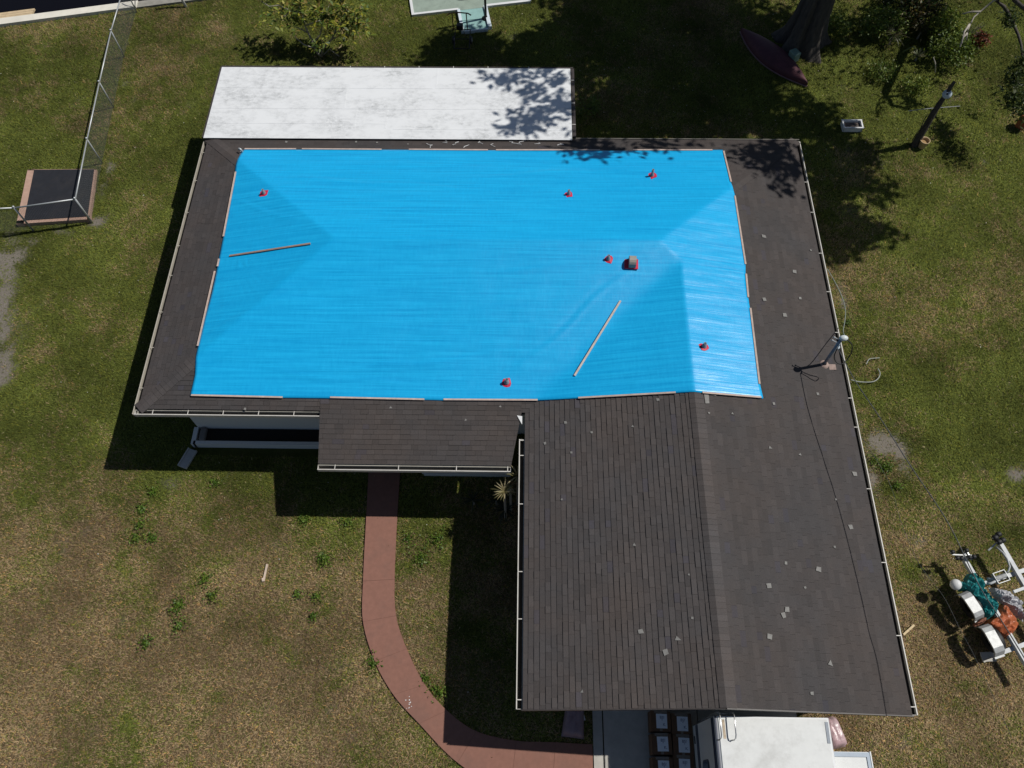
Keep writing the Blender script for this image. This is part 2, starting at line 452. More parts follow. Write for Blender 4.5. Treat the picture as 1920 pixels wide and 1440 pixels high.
SAND = [(*p[:2], rx, ry, w) for p, rx, ry, w in (
    ((10.000, 9.106, 0.000), .55, .50, 1.15), ((9.685, 8.624, 0.000), .5, .6, .8), ((10.448, 8.792, 0.000), .35, .3, .9), ((9.533, 9.754, 0.000), .18, .35, 1.0), ((10.493, 8.320, 0.000), .25, .35, .8), ((9.563, 8.000, 0.000), .35, .5, .65), ((9.551, 6.512, 0.000), .5, .8, .35),
    ((13.417, 8.200, 0.000), .25, .2, 1.0), ((12.163, 8.654, 0.000), .3, .3, .5), ((10.356, 6.378, 0.000), .3, .25, .6), ((9.742, 13.888, 0.000), .12, .9, .8), ((9.359, 11.289, 0.000), .15, .5, .5),
    ((-14.058, 18.243, 0.000), .18, .9, .9), ((-13.947, 16.772, 0.000), .3, .25, .9), ((-14.844, 16.218, 0.000), .55, .2, 1.0), ((-15.786, 15.887, 0.000), .6, .25, 1.0), ((-16.109, 15.249, 0.000), .5, .7, .95), ((-16.714, 16.093, 0.000), .5, .4, .6),
    ((-16.489, 14.831, 0.000), .7, .8, 1.1), ((-15.767, 12.855, 0.000), .5, .9, 1.1), ((-15.461, 11.374, 0.000), .5, .9, 1.1), ((-16.059, 14.426, 0.000), .35, .7, 1.0), ((-16.026, 13.628, 0.000), .5, 1.2, 1.1), ((-15.708, 12.102, 0.000), .4, 1.1, 1.0), ((-15.330, 10.664, 0.000), .35, 1.0, .9), ((-9.477, 7.691, 0.000), .3, .2, .55), ((-0.424, 25.661, 0.000), .3, .2, .6), ((12.299, 22.015, 0.000), .5, .4, .35),
    ((11.453, 19.517, 0.000), .5, .5, .35), ((10.694, 17.326, 0.000), .7, .5, .4), ((15.163, 22.297, 0.000), .6, .5, .45), ((15.517, 20.031, 0.000), .25, .6, .35), ((11.364, 23.066, 0.000), .5, .35, .4),
    ((-14.524, 22.347, 0.000), .12, 1.6, .4), ((-14.083, 19.793, 0.000), .12, 1.4, .5), ((-14.904, 25.133, 0.000), .12, 1.4, .35), ((8.520, 1.389, 0.000), .8, .4, .3), ((-3.731, 4.672, 0.000), .1, 1.5, .3), ((8.843, 4.310, 0.000), .25, 1.4, .4))]

def cover(x, y):
    """dryness, sandiness and lushness of the lawn at a spot"""
    n1 = fbm(x, y, 3.2, 5); n2 = fbm(x, y, 0.9, 21); n3 = fbm(x, y, 7.5, 40, 3)
    dry = np.clip((9.3 - y) / 4.5, 0, 1) * 0.62 + (n1 - 0.5) * 1.5 + (n3 - 0.5) * 0.8 + 0.16
    dry = dry - 0.22 * np.exp(-((x + 10.8) / 1.7) ** 2) * (y > 7.5)          # greener strip beside the west wall
    dry = dry - 0.20 * np.clip((x - 9.5) / 3, 0, 1) * np.clip((y - 6) / 4, 0, 1)
    dry = dry + 0.45 * np.exp(-((x + 11.9 - .12 * y) / .75) ** 2) * np.clip((9.5 - y) / 3, 0, 1)
    lush = np.clip((fbm(x, y, 0.55, 150, 3) - 0.60) * 8, 0, 1) * (dry > .3)
    dry = dry - .42 * lush
    dry = np.clip(dry + (n2 - 0.5) * 0.8 + (fbm(x, y, 0.28, 61, 2) - 0.5) * 0.8, 0, 1)
    sand = np.zeros_like(dry)
    for (a, b, rx, ry, w) in SAND:
        d = ((x - a) / rx) ** 2 + ((y - b) / ry) ** 2
        sand = np.maximum(sand, w * np.exp(-d * 0.9))
    sand = np.clip((sand + (fbm(x, y, 0.5, 77, 5) - 0.5) * 1.5 - 0.30) * 1.6, 0, 1)
    return dry, sand, n2

GREEN = np.array([0.071, 0.084, 0.018]); OLIVE = np.array([0.105, 0.100, 0.032]); BROWN = np.array([0.150, 0.103, 0.056]); TAN = np.array([0.26, 0.20, 0.115]); SANDC = np.array([0.27, 0.24, 0.20])

def ground_color(dry, sand, n2):
    d = dry[..., None]
    c = np.where(d < 0.5, GREEN * (1 - 2 * d) + OLIVE * 2 * d, OLIVE * (2 - 2 * d) + BROWN * (2 * d - 1))
    c = c * (0.8 + 0.5 * n2[..., None])
    return c * (1 - sand[..., None]) + SANDC * sand[..., None]

gx = np.concatenate([np.array([-400, -150, -70, -40, -30]), np.arange(-25, 24.01, 0.16), np.array([30, 42, 70, 150, 400])])
gy = np.concatenate([np.array([-400, -120, -40, -12, -5]), np.arange(-1.5, 0.98 * 28, 0.16)])
XX, YY = np.meshgrid(gx, gy, indexing='ij')
top = wall_y(XX)
ymax = gy.max()
YY = np.where(YY > 20, 20 + (YY - 20) * (top - 20) / (ymax - 20), YY)
dry, sand, n2 = cover(XX, YY)
gc = ground_color(dry, sand, n2) * 0.62
nx, ny = XX.shape
gm = bpy.data.meshes.new('lawn')
idx = np.arange(nx * ny).reshape(nx, ny)
quads = np.stack([idx[:-1, :-1], idx[1:, :-1], idx[1:, 1:], idx[:-1, 1:]], -1).reshape(-1, 4)
zz = (fbm(XX, YY, 1.6, 90) - 0.5) * 0.05
zz = np.where((np.abs(XX) < 26) & (YY > -2), zz, 0) - 0.035
gv = np.stack([XX, YY, zz], -1).reshape(-1, 3)
gm.vertices.add(len(gv)); gm.vertices.foreach_set('co', gv.astype(np.float32).ravel())
gm.loops.add(quads.size); gm.loops.foreach_set('vertex_index', quads.astype(np.int32).ravel())
gm.polygons.add(len(quads)); gm.polygons.foreach_set('loop_start', np.arange(0, quads.size, 4, dtype=np.int32)); gm.polygons.foreach_set('loop_total', np.full(len(quads), 4, dtype=np.int32))
ca = gm.attributes.new('col', 'FLOAT_COLOR', 'POINT')
c4 = np.ones((len(gv), 4), dtype=np.float32); c4[:, :3] = gc.reshape(-1, 3); ca.data.foreach_set('color', c4.ravel())
gm.materials.append(M['ground']); gm.update(calc_edges=True)
ground = bpy.data.objects.new('ground', gm); COL.objects.link(ground); tag(ground, 'patchy lawn soil around the house', None, None, 'structure')

# water beyond the seawall
wm, wnt, wb = nodes('canal_water')
wb.inputs['Base Color'].default_value = (0.004, 0.003, 0.004, 1); wb.inputs['Roughness'].default_value = 0.15; wb.inputs['Specular IOR Level'].default_value = 0.25
wz = N(wnt, 'ShaderNodeTexNoise', Scale=1.5, Detail=4.0); wbp = N(wnt, 'ShaderNodeBump', Strength=0.08, Distance=0.1)
wnt.links.new(wz.outputs['Fac'], wbp.inputs['Height']); wnt.links.new(wbp.outputs['Normal'], wb.inputs['Normal'])
w = MB(); w.add([(-400, wall_y(-400) + 0.2, -0.7), (400, wall_y(400) + 0.2, -0.7), (400, 500, -0.7), (-400, 500, -0.7)], [(0, 1, 2, 3)])
tag(w.build('water', wm), 'dark canal water beyond the seawall', None, None, 'structure')

# seawall with its concrete cap
sw = thing('seawall', 'low concrete seawall along the dark canal', 'seawall', (-17, wall_y(-17), 0))
a = MB()
for x0, x1 in ((-40, -26.2), (-26.18, -20.9), (-20.88, -15.02)):
    a.prism([(x0, wall_y(x0)), (x1, wall_y(x1)), (x1, wall_y(x1) + 0.36), (x0, wall_y(x0) + 0.36)], -0.1, 0.10)
a.build('cap', M['cap'], sw)
a = MB()
for x0, x1 in ((-15.0, -10.5), (-10.48, 0), (0.02, 14), (14.02, 40)):
    a.prism([(x0, wall_y(x0)), (x1, wall_y(x1)), (x1, wall_y(x1) + 0.36), (x0, wall_y(x0) + 0.36)], -0.1, 0.06)
a.build('cap', mat('old_cap_concrete', (0.26, 0.25, 0.22), 0.9, 0.25, 4, 0.1, stain=(0.1, 0.1, 0.08), sscale=1.2, samt=0.7), sw)
a = MB(); a.prism([(-40, wall_y(-40) + 0.06), (40, wall_y(40) + 0.06), (40, wall_y(40) + 0.30), (-40, wall_y(-40) + 0.30)], -1.6, -0.1)
a.build('face', M['drive'], sw)
dk = thing('dock', 'wooden dock planks beyond the seawall at the upper left', 'dock', (-20.5, 26.6, 0))
a = MB()
for k in range(5):
    x1 = -18.95 - k * 1.0
    for j in range(3):
        y0 = wall_y(x1 - 1) + 0.39 + j * 0.13
        a.prism([(x1 - 0.985, y0), (x1, y0 + 0.207), (x1, y0 + 0.327), (x1 - 0.985, y0 + 0.12)], -0.02, 0.05)
a.build('planking', M['dockwood'], dk)
a = MB()
for x in (-19.1, -21.5, -23.5): a.tube([(x, wall_y(x) + 0.62, -2), (x, wall_y(x) + 0.62, -0.03)], 0.09)
a.build('pile', M['oldpost'], dk)

# ------------------------------------------------------------------ hard ground: path, driveway
PAIRS = [((-4.202, 8.364, 0.000), (-3.321, 8.374, 0.000)), ((-4.120, 6.807, 0.000), (-3.296, 6.817, 0.000)), ((-4.030, 5.074, 0.000), (-3.226, 5.126, 0.000)), ((-3.926, 4.060, 0.000), (-3.110, 4.215, 0.000)), ((-3.543, 3.121, 0.000), (-2.782, 3.421, 0.000)), ((-3.021, 2.357, 0.000), (-2.280, 2.597, 0.000)), ((-2.362, 1.727, 0.000), (-1.722, 2.030, 0.000)),
         ((-1.416, 0.908, 0.000), (-1.008, 1.584, 0.000)), ((-0.196, 0.267, 0.000), (-0.064, 1.391, 0.000)), ((0.749, 0.141, 0.000), (0.846, 1.370, 0.000)), ((1.701, 0.112, 0.000), (1.716, 1.336, 0.000))]

def crom(P_, i, t):
    p0, p1, p2, p3 = [np.array(P_[min(max(k, 0), len(P_) - 1)][:2]) for k in (i - 1, i, i + 1, i + 2)]
    return 0.5 * ((2 * p1) + (p2 - p0) * t + (2 * p0 - 5 * p1 + 4 * p2 - p3) * t * t + (3 * p1 - p0 - 3 * p2 + p3) * t ** 3)

PLs, PRs = [p[0] for p in PAIRS], [p[1] for p in PAIRS]
pth = MB(); PL, PR = [], []
for i in range(len(PAIRS) - 1):
    ts = np.linspace(0.004, 0.996, 12)
    lt = [crom(PLs, i, t) for t in ts]; rt = [crom(PRs, i, t) for t in ts]; PL += lt; PR += rt
    n = len(lt)
    vs = [(p[0], p[1], 0.03) for p in lt] + [(p[0], p[1], 0.03) for p in rt] + [(p[0], p[1], -0.12) for p in lt] + [(p[0], p[1], -0.12) for p in rt]
    fs = []
    for k in range(n - 1):
        fs += [(k, n + k, n + k + 1, k + 1), (2 * n + k, k, k + 1, 2 * n + k + 1), (n + k, 3 * n + k, 3 * n + k + 1, n + k + 1)]
    fs += [(0, 2 * n, 3 * n, n), (n - 1, 2 * n - 1, 4 * n - 1, 3 * n - 1)]
    pth.add(vs, fs)
n = len(PL)
pth.add([(p[0], p[1], 0.024) for p in PL] + [(p[0], p[1], 0.024) for p in PR], [(k, n + k, n + k + 1, k + 1) for k in range(n - 1)], 1)
path_o = pth.build('path', [M['path'], M['path_joint']]); tag(path_o, 'curved red concrete walkway across the front lawn', None, None, 'structure')
PATH_POLY = np.concatenate([np.array(PL), np.array(PR)[::-1]])
DX0, DX1 = 1.735, 6.55
d = MB()
for x0, x1 in ((DX0, 1.955), (1.985, 4.2), (4.22, DX1)):
    for y0, y1 in ((-14, -1.2), (-1.18, 2.55)):
        d.prism([(x0, y0), (x1, y0), (x1, y1), (x0, y1)], -0.12, 0.035)
tag(d.build('driveway', M['drive']), 'concrete driveway in front of the garage wing', None, None, 'structure')

# ------------------------------------------------------------------ the house
XW, XE, YS, YN, X2, YG, SL, Z0 = -9.62, 8.16, 8.70, 17.90, 0.07, 1.82, 0.215, 2.5
RY, RZ = (YS + YN) / 2, Z0 + SL * (YN - YS) / 2
RXW, RXE = XW + (YN - YS) / 2, XE - (YN - YS) / 2
WX = (X2 + XE) / 2; WZ = Z0 + SL * (XE - X2) / 2

def roof_z(x, y):
    x, y = np.asarray(x, float), np.asarray(y, float)
    m = np.minimum(np.minimum(y - YS, YN - y), np.minimum(x - XW, XE - x))
    w = np.where(y < RY, np.minimum(x - X2, XE - x), -9)
    return Z0 + SL * np.maximum(m, w)

house = thing('house', 'single storey house with dark shingle hip roof and front garage wing', 'house', (-1, 11, 0))
# walls
HW = [(-9.05, 9.27), (0.62, 9.27), (0.62, 2.30), (7.55, 2.30), (7.55, 17.30), (-9.05, 17.30)]
a = MB(); a.prism(HW, -0.05, 2.36)
wall_o = a.build('wall', M['wall'], house)
a = MB()          # gable end over the garage and eave soffits
a.add([(0.62, 2.302, 2.36), (7.55, 2.302, 2.36), (7.55, 2.302, Z0 + SL * (XE - 7.55) - 0.06), (WX, 2.302, WZ - 0.06), (0.62, 2.302, Z0 + SL * 0.55 - 0.06)], [(0, 1, 2, 3, 4)])
a.build('gable', M['wall'], house)
a = MB()
a.prism([(XW + .03, YS + .03), (X2 + .03, YS + .03), (X2 + .03, 9.26), (-9.06, 9.26), (-9.06, YN - .03), (XW + .03, YN - .03)], 2.37, 2.385)
a.prism([(7.56, 2.31), (XE - .03, 2.31), (XE - .03, YN - .03), (7.56, YN - .03)], 2.37, 2.385)
a.prism([(X2 + .03, 2.31), (0.61, 2.31), (0.61, 9.26), (X2 + .03, 9.26)], 2.37, 2.385)
a.prism([(-9.06, 17.31), (7.56, 17.31), (7.56, YN - .03), (-9.06, YN - .03)], 2.37, 2.385)
a.build('soffit', M['fascia'], house)
# openings on the walls (mostly under the eaves)
def window(x, y, z, w, h, axis):
    fr = MB(); gl = MB()
    if axis == 'y':
        for dx in (-w / 2, w / 2, 0): fr.box((x + dx, y, z), (0.05, 0.06, h))
        for dz in (-h / 2, h / 2): fr.box((x, y, z + dz), (w + 0.05, 0.06, 0.05))
        gl.box((x, y, z), (w, 0.02, h))
    else:
        for dx in (-w / 2, w / 2, 0): fr.box((x, y + dx, z), (0.06, 0.05, h))
        for dz in (-h / 2, h / 2): fr.box((x, y, z + dz), (0.06, w + 0.05, 0.05))
        gl.box((x, y, z), (0.02, w, h))
    f = fr.build('window', M['white_paint'], house); gl.build('pane', M['rv_glass'], f)
window(-7.4, 9.25, 1.55, 1.8, 1.1, 'y'); window(-9.07, 11.6, 1.5, 1.5, 1.1, 'x'); window(-9.07, 15, 1.5, 1.2, 1.1, 'x')
window(7.57, 13.6, 1.5, 1.5, 1.1, 'x'); window(7.57, 7.5, 1.5, 1.2, 1.0, 'x')
a = MB(); a.box((-3.6, 9.25, 1.0), (0.95, 0.06, 2.0)); fd = a.build('front_door', M['oldpost'], house)
a = MB(); a.sphere((-3.25, 9.19, 1.0), 0.035); a.build('handle', M['chrome'], fd)
a = MB()
for k in range(4): a.box((2.9, 2.28, 0.32 + k * 0.53), (4.4, 0.05, 0.51))
a.build('garage_door', M['white_paint'], house)

# roof deck (the boards under the shingles)
e = 0.012
V = {'sw': (XW, YS, Z0), 'se': (X2, YS, Z0), 'ne': (XE, YN, Z0), 'nw': (XW, YN, Z0), 'r1': (RXW, RY, RZ), 'r2': (RXE, RY, RZ),
     'wr': (WX, YS + WX - X2, WZ), 'ws': (WX, YG, WZ), 'wsw': (X2, YG, Z0), 'wse': (XE, YG, Z0)}
keys = list(V); I = {k: i for i, k in enumerate(keys)}
vs = [(x, y, z - e) for x, y, z in V.values()]; nb = len(vs)
vs += [(x, y, z - 0.10) for x, y, z in V.values()]
tops = [('sw', 'se', 'wr', 'r2', 'r1'), ('nw', 'sw', 'r1'), ('ne', 'nw', 'r1', 'r2'), ('wse', 'ne', 'r2', 'wr', 'ws'), ('wsw', 'ws', 'wr', 'se')]
fs = [tuple(I[k] for k in t) for t in tops] + [tuple(nb + I[k] for k in reversed(t)) for t in tops]
for p, q in (('sw', 'se'), ('se', 'wsw'), ('wsw', 'ws'), ('ws', 'wse'), ('wse', 'ne'), ('ne', 'nw'), ('nw', 'sw')):
    fs.append((nb + I[p], nb + I[q], I[q], I[p]))
a = MB(); a.add(vs, fs)
roof = a.build('roof', M['deck'], house)

SH = np.array([0.0520, 0.0465, 0.0450])

def shingles(name, poly, O, eu, ev, z0, umax, vmax, label=None, parent=None, expo=0.127, tone=1.0, thick=(0.008, 0.018), clipall=True, slope=SL, ridge_highlight=0.0):
    """overlapping shingle tabs laid course by course from the eave up, trimmed to poly (xy, anticlockwise)"""
    bm = bmesh.new()
    lay = bm.faces.layers.float_color.new('col')
    O, eu, ev = np.array(O, float), np.array(eu, float), np.array(ev, float)
    up = 1.0 / math.sqrt(1 + slope * slope)
    dv = expo * up
    def pt(u, v, h):
        p = O + eu * u + ev * v
        return (p[0], p[1], z0 + slope * v + h)
    row = 0; v = -0.015
    while v < vmax + dv:
        u = -random.random() * 0.3
        base = 1 + random.uniform(-.05, .05)
        while u < umax:
            wd = random.choice((0.16, 0.2, 0.25, 0.3, 0.33))
            h = random.uniform(*thick)
            t = tone * base * random.choice((0.90, 0.96, 0.99, 1.0, 1.0, 1.03, 1.09)) * random.uniform(.96, 1.04)
            c = SH * t * (1 + ridge_highlight * math.exp(-max(vmax - .05 - v, 0) / .16))  # lightens towards the ridge, a highlight painted into the shingle colour
            if random.random() < .03: c = c * np.array([.95, .98, 1.14])
            u0, u1 = u + 0.003, u + wd
            q = [bm.verts.new(pt(*k)) for k in ((u0, v, 0), (u1, v, 0), (u1, v, h), (u0, v, h), (u1, v + dv * 1.02, 0.0035), (u0, v + dv * 1.02, 0.0035))]
            for f in (bm.faces.new((q[3], q[2], q[4], q[5])), bm.faces.new((q[0], q[1], q[2], q[3]))):
                f[lay] = (*c, 1.0)
            u += wd
        v += dv; row += 1
    n = len(poly)
    for i in range(n):
        p, q = np.array(poly[i], float), np.array(poly[(i + 1) % n], float)
        dd = q - p
        nrm = Vector((dd[1], -dd[0], 0)).normalized()
        bmesh.ops.bisect_plane(bm, geom=bm.verts[:] + bm.edges[:] + bm.faces[:], plane_co=(p[0], p[1], 0), plane_no=nrm, clear_outer=True)
    off = ORIG[parent.name]
    for vv in bm.verts: vv.co -= off
    me = bpy.data.meshes.new(name); bm.to_mesh(me); bm.free()
    me.materials.append(M['shingle'])
    o = bpy.data.objects.new(name, me); COL.objects.link(o); o.parent = parent; ORIG[o.name] = off
    if label: o['label'] = label
    return o

lip = 0.0
shingles('shingle_slope', [(XW - lip, YS - lip), (X2, YS - lip), (WX, YS + WX - X2), (RXE, RY), (RXW, RY)], (XW - .1, YS), (1, 0), (0, 1), Z0, 14, 4.7, 'front slope above the planter and porch', roof)
shingles('shingle_slope', [(RXW, RY), (RXE, RY), (XE + lip, YN + lip), (XW - lip, YN + lip)], (XE + .1, YN), (-1, 0), (0, -1), Z0, 18.2, 4.7, 'rear slope beside the white flat roof', roof, thick=(0.004, 0.008))
shingles('shingle_slope', [(XW - lip, YS - lip), (RXW, RY), (XW - lip, YN + lip)], (XW, YN + .1), (0, -1), (1, 0), Z0, 9.6, 4.7, 'west hip slope', roof, tone=1.08)
shingles('shingle_slope', [(WX, YG), (XE + lip, YG), (XE + lip, YN + lip), (WX, YN - (XE - WX))], (XE, YG - .1), (0, 1), (-1, 0), Z0, 16.4, 4.1, 'east slope of garage wing and main roof', roof, thick=(0.005, 0.012), tone=0.95, ridge_highlight=.42)
shingles('shingle_slope', [(X2 - lip, YG), (WX, YG), (WX, YS + WX - X2), (X2 - lip, YS)], (X2, 12.9), (0, -1), (1, 0), Z0, 11.2, 4.1, 'west slope of garage wing', roof, thick=(0.010, 0.024), tone=1.1)

def caps(name, a, b, w, dz, tone, parent, drop=SL, expo=0.13, we=None, te=None):
    """cap shingles folded over a ridge or hip from a to b"""
    a, b = Vector(a), Vector(b); d = (b - a); Ln = d.length; d.normalize()
    s = d.cross(Vector((0, 0, 1))).normalized()
    m = MB(); t = 0.0
    while t < Ln:
        h = dz + random.uniform(.004, .009); k = tone * random.choice((.93, .97, 1, 1.03, 1.07)) * random.uniform(.96, 1.04)
        p0, p1 = a + d * t, a + d * min(t + expo * 1.1, Ln)
        c = tuple(float(q) for q in SH * k)
        v = we or w
        e0 = [p0 + s * v + Vector((0, 0, h - v * drop)), p0 + Vector((0, 0, h)), p0 - s * w + Vector((0, 0, h - w * drop))]
        e1 = [p1 + s * v + Vector((0, 0, dz - v * drop)), p1 + Vector((0, 0, dz)), p1 - s * w + Vector((0, 0, dz - w * drop))]
        fl = [e0[0] - Vector((0, 0, .02)), e0[2] - Vector((0, 0, .02)), e1[0] - Vector((0, 0, .02)), e1[2] - Vector((0, 0, .02))]
        m.add(e0 + e1 + fl, [(0, 1, 4, 3), (1, 2, 5, 4), (0, 6, 7, 2, 1), (6, 0, 3, 8), (2, 7, 9, 5)], 0, c)
        if te: m.c[-5] = tuple(q * te / tone for q in c)  # one half paler: scuffing plus the ridge highlight painted into its colour
        t += expo
    return m.build(name, M['shingle'], parent)

caps('ridge_cap', V['ws'], V['wr'], 0.13, 0.022, 1.05, roof, we=0.22, te=1.28)['label'] = 'worn ridge cap of garage wing with highlight painted on its east half'
caps('ridge_cap', V['r1'], V['r2'], 0.14, 0.016, 1.0, roof)
caps('hip_cap', V['sw'], V['r1'], 0.17, 0.016, 1.12, roof, SL * .7)
caps('hip_cap', V['nw'], V['r1'], 0.17, 0.016, 1.12, roof, SL * .7)
caps('hip_cap', V['ne'], V['r2'], 0.17, 0.014, 1.0, roof, SL * .7)

# porch roof carried on below the front slope
PZ = Z0 - SL * (YS - 7.39)
shingles('porch_shingles', [(-4.99, 7.39), (-0.26, 7.39), (-0.02, 8.68), (-0.02, 8.98), (-5.06, 8.98)], (-5.2, 7.39), (1, 0), (0, 1), PZ + 0.014, 5.4, 1.75, 'porch slope below the front eave', roof)
a = MB(); a.add([(-4.97, 7.40, PZ), (-0.28, 7.40, PZ), (-0.03, 8.72, Z0), (-5.03, 8.72, Z0), (-4.97, 7.40, PZ - .12), (-0.28, 7.40, PZ - .12), (-0.03, 8.72, Z0 - .12), (-5.03, 8.72, Z0 - .12)],
                [(0, 1, 2, 3), (7, 6, 5, 4), (0, 4, 5, 1), (1, 5, 6, 2), (3, 7, 4, 0)])
a.build('porch_deck', M['fascia'], roof)
a = MB(); a.add([(0.0, 8.60, 2.52), (-0.13, 8.62, 2.52), (0.0, 8.38, 2.50)], [(0, 1, 2)]); a.build('flashing', M['white_paint'], roof)
for x in (-4.7, -2.75, -0.6):
    a = MB(); a.box((x, 8.25, 1.06), (0.10, 0.10, 2.18)); a.box((x, 8.25, 0.03), (0.16, 0.16, 0.06)); a.build('porch_post', M['fascia'], house)

# bare felt spots where shingle corners have broken off
def on_roof(p, h=0.02): return (p[0], p[1], float(roof_z(p[0], p[1])) + h)
SPOTS = [(6.592, 13.987, 2.837), (6.312, 11.871, 2.897), (7.313, 12.924, 2.682), (6.814, 11.466, 2.789), (7.345, 9.217, 2.675), (6.118, 8.805, 2.939), (5.863, 7.608, 2.994), (6.599, 7.506, 2.836), (7.921, 7.147, 2.551), (7.314, 6.452, 2.682), (7.551, 5.817, 2.631), (5.828, 4.852, 3.001), (7.061, 5.305, 2.736), (6.580, 4.762, 2.840),
         (5.355, 4.317, 3.103), (5.697, 3.838, 3.030), (5.605, 3.710, 3.049), (5.228, 3.260, 3.130), (6.194, 4.337, 2.923), (6.495, 2.775, 2.858), (4.428, 8.351, 3.302), (5.019, 8.405, 3.175), (5.985, 2.167, 2.968), (7.342, 12.064, 2.676), (7.930, 13.746, 2.549), (3.261, 8.751, 3.186), (1.055, 8.337, 2.712), (1.673, 8.027, 2.845),
         (2.639, 8.098, 3.052), (0.561, 7.825, 2.606), (1.181, 7.537, 2.739), (0.938, 6.372, 2.687), (2.518, 5.210, 3.026), (3.618, 4.496, 3.263), (3.616, 3.584, 3.262), (2.547, 3.340, 3.033), (3.282, 3.169, 3.191), (3.027, 2.907, 3.136), (1.296, 2.156, 2.764), (-3.281, 8.789, 2.519), (-6.928, 8.724, 2.505), (-1.406, 8.501, 2.457), (-0.550, 8.844, 2.531), (-7.193, 17.648, 2.554), (-5.083, 17.670, 2.550), (-4.452, 17.649, 2.554), (-3.511, 17.576, 2.570)]
BIG = [0, 1, 2, 3, 8, 10, 13, 14, 15, 16, 17, 19, 35, 36, 37]
for i, p in enumerate(SPOTS):
    sz = 0.072 if i in BIG else random.uniform(.03, .05)
    k = random.choice((3, 4, 4)); t0 = (math.pi / 4 if k == 4 else math.pi / 2) + random.uniform(-.25, .25)
    pl = []
    for jj in range(k):
        t = t0 + 2 * math.pi * jj / k + random.uniform(-.2, .2); r = sz * random.uniform(.85, 1.2)
        pl.append(on_roof((p[0] + r * math.cos(t), p[1] + r * math.sin(t)), 0.026))
    a = MB(); a.add(pl, [tuple(range(k))]); a.build('bare_spot', M['spot'], roof)
a = MB()      # dribbles of white coating below the flat roof edge
for p in ((-1.353, 17.735, 2.536), (-0.948, 17.629, 2.558), (-1.995, 17.701, 2.543), (-1.666, 17.567, 2.572), (-0.469, 17.744, 2.534), (0.414, 17.698, 2.544), (-2.401, 17.752, 2.532), (1.055, 17.649, 2.554), (0.013, 17.803, 2.521), (-2.952, 17.609, 2.563)):
    x, y = p[0], p[1]; pts = []
    for j in range(random.randint(4, 8)):
        pts.append(on_roof((x, y), 0.022)); x += random.uniform(-.16, .16); y -= random.uniform(.0, .07)
    a.tube(pts, [random.uniform(.004, .013) for _ in pts], 5)
a.build('coating_dribbles', M['drips'], roof)
a = MB(); p = (4.415, 8.732, 3.305); q = (4.383, 8.815, 3.312)
a.add([on_roof((p[0] + dx, p[1] + dy), .023) for dx, dy in ((-.05, -.14), (.05, -.12), (.06, .16), (-.06, .16))], [(0, 1, 2, 3)])
a.add([on_roof((p[0] + dx, p[1] + dy), .026) for dx, dy in ((-.02, .12), (.24, .10), (.24, .20), (-.02, .20))], [(0, 1, 2, 3)])
a.build('scuffed_strip', M['spot'], roof)

# gutters: open troughs with a lip and straps
def gutter(a, b, out, m, straps, w=0.128, z=Z0 - 0.045, label=None, end=True):
    a, b, out = Vector((*a, z)), Vector((*b, z)), Vector((*out, 0))
    g = MB()
    off = out * w
    g.beam(a + off + Vector((0, 0, -.05)), b + off + Vector((0, 0, -.05)), 0.016, 0.11)
    g.beam(a + off * 0.97 + Vector((0, 0, .008)), b + off * 0.97 + Vector((0, 0, .008)), 0.022, 0.010)
    g.beam(a + off * .5 + Vector((0, 0, -.1)), b + off * .5 + Vector((0, 0, -.1)), w - .02, 0.01)
    d = (b - a).normalized()
    if end:
        for p, sg in ((a, 1), (b, -1)):
            g.beam(p + off * .08 + Vector((0, 0, -.045)) + d * .004 * sg, p + off * .98 + Vector((0, 0, -.045)) + d * .004 * sg, 0.008, 0.10)
    go = g.build('gutter', m, house)
    if label: go['label'] = label
    f = MB(); f.beam(a + Vector((0, 0, -.06)) + out * .008, b + Vector((0, 0, -.06)) + out * .008, 0.016, 0.13); f.build('fascia', M['fascia'], house)
    f = MB(); f.beam(a + off * .5 + Vector((0, 0, -.089)), b + off * .5 + Vector((0, 0, -.089)), w - .03, 0.006); f.build('trough_floor', M['gutter_dark'], go)  # last beam: near-black strip along the trough bottom
    L_ = (b - a).length
    for t in straps:
        p = a + d * (t * L_)
        s = MB(); s.beam(p + Vector((0, 0, .016)) - off * .15, p + off * 1.02 + Vector((0, 0, .016)), 0.018, 0.006); s.build('strap', m, go)

gutter((XW - .005, 17.76), (XW - .005, YS - .13), (-1, 0), M['gutter'], (.05, .17, .30, .43, .54, .67, .79, .92), label='beige west gutter')
gutter((XW - .1, YS - .005), (-5.05, YS - .005), (0, -1), M['gutter_white'], (.10, .29, .48, .67, .86), label='front gutter over the planter')
gutter((-5.0, 7.38), (-0.27, 7.38), (0, -1), M['gutter_white'], (.09, .42, .72, .985), z=PZ - .03, label='porch gutter')
gutter((X2 - .005, 8.0), (X2 - .005, YG + .01), (-1, 0), M['gutter_white'], (.005, .07, .27, .53, .70, .97), label='garage wing gutter facing the walkway')
gutter((XE + .0, YG + .01), (XE + .0, YN), (1, 0), M['gutter_white'], (.01, .10, .20, .31, .41, .46, .58, .66, .74, .83, .9), label='long east gutter')
a = MB(); a.beam((1.5, YN + .03, Z0 - .03), (XE + .1, YN + .03, Z0 - .03), .02, .09); a.build('fascia', mat('dull_fascia', (.20, .185, .16), .6, .15), house)
for x0, x1, z0, z1 in ((X2 - .02, WX, Z0 - .045, WZ - .045), (WX, XE + .02, WZ - .045, Z0 - .045)):
    a = MB(); a.beam((x0, YG - .012, z0), (x1, YG - .012, z1), .022, .10); a.build('rake_board', M['drip'], house)

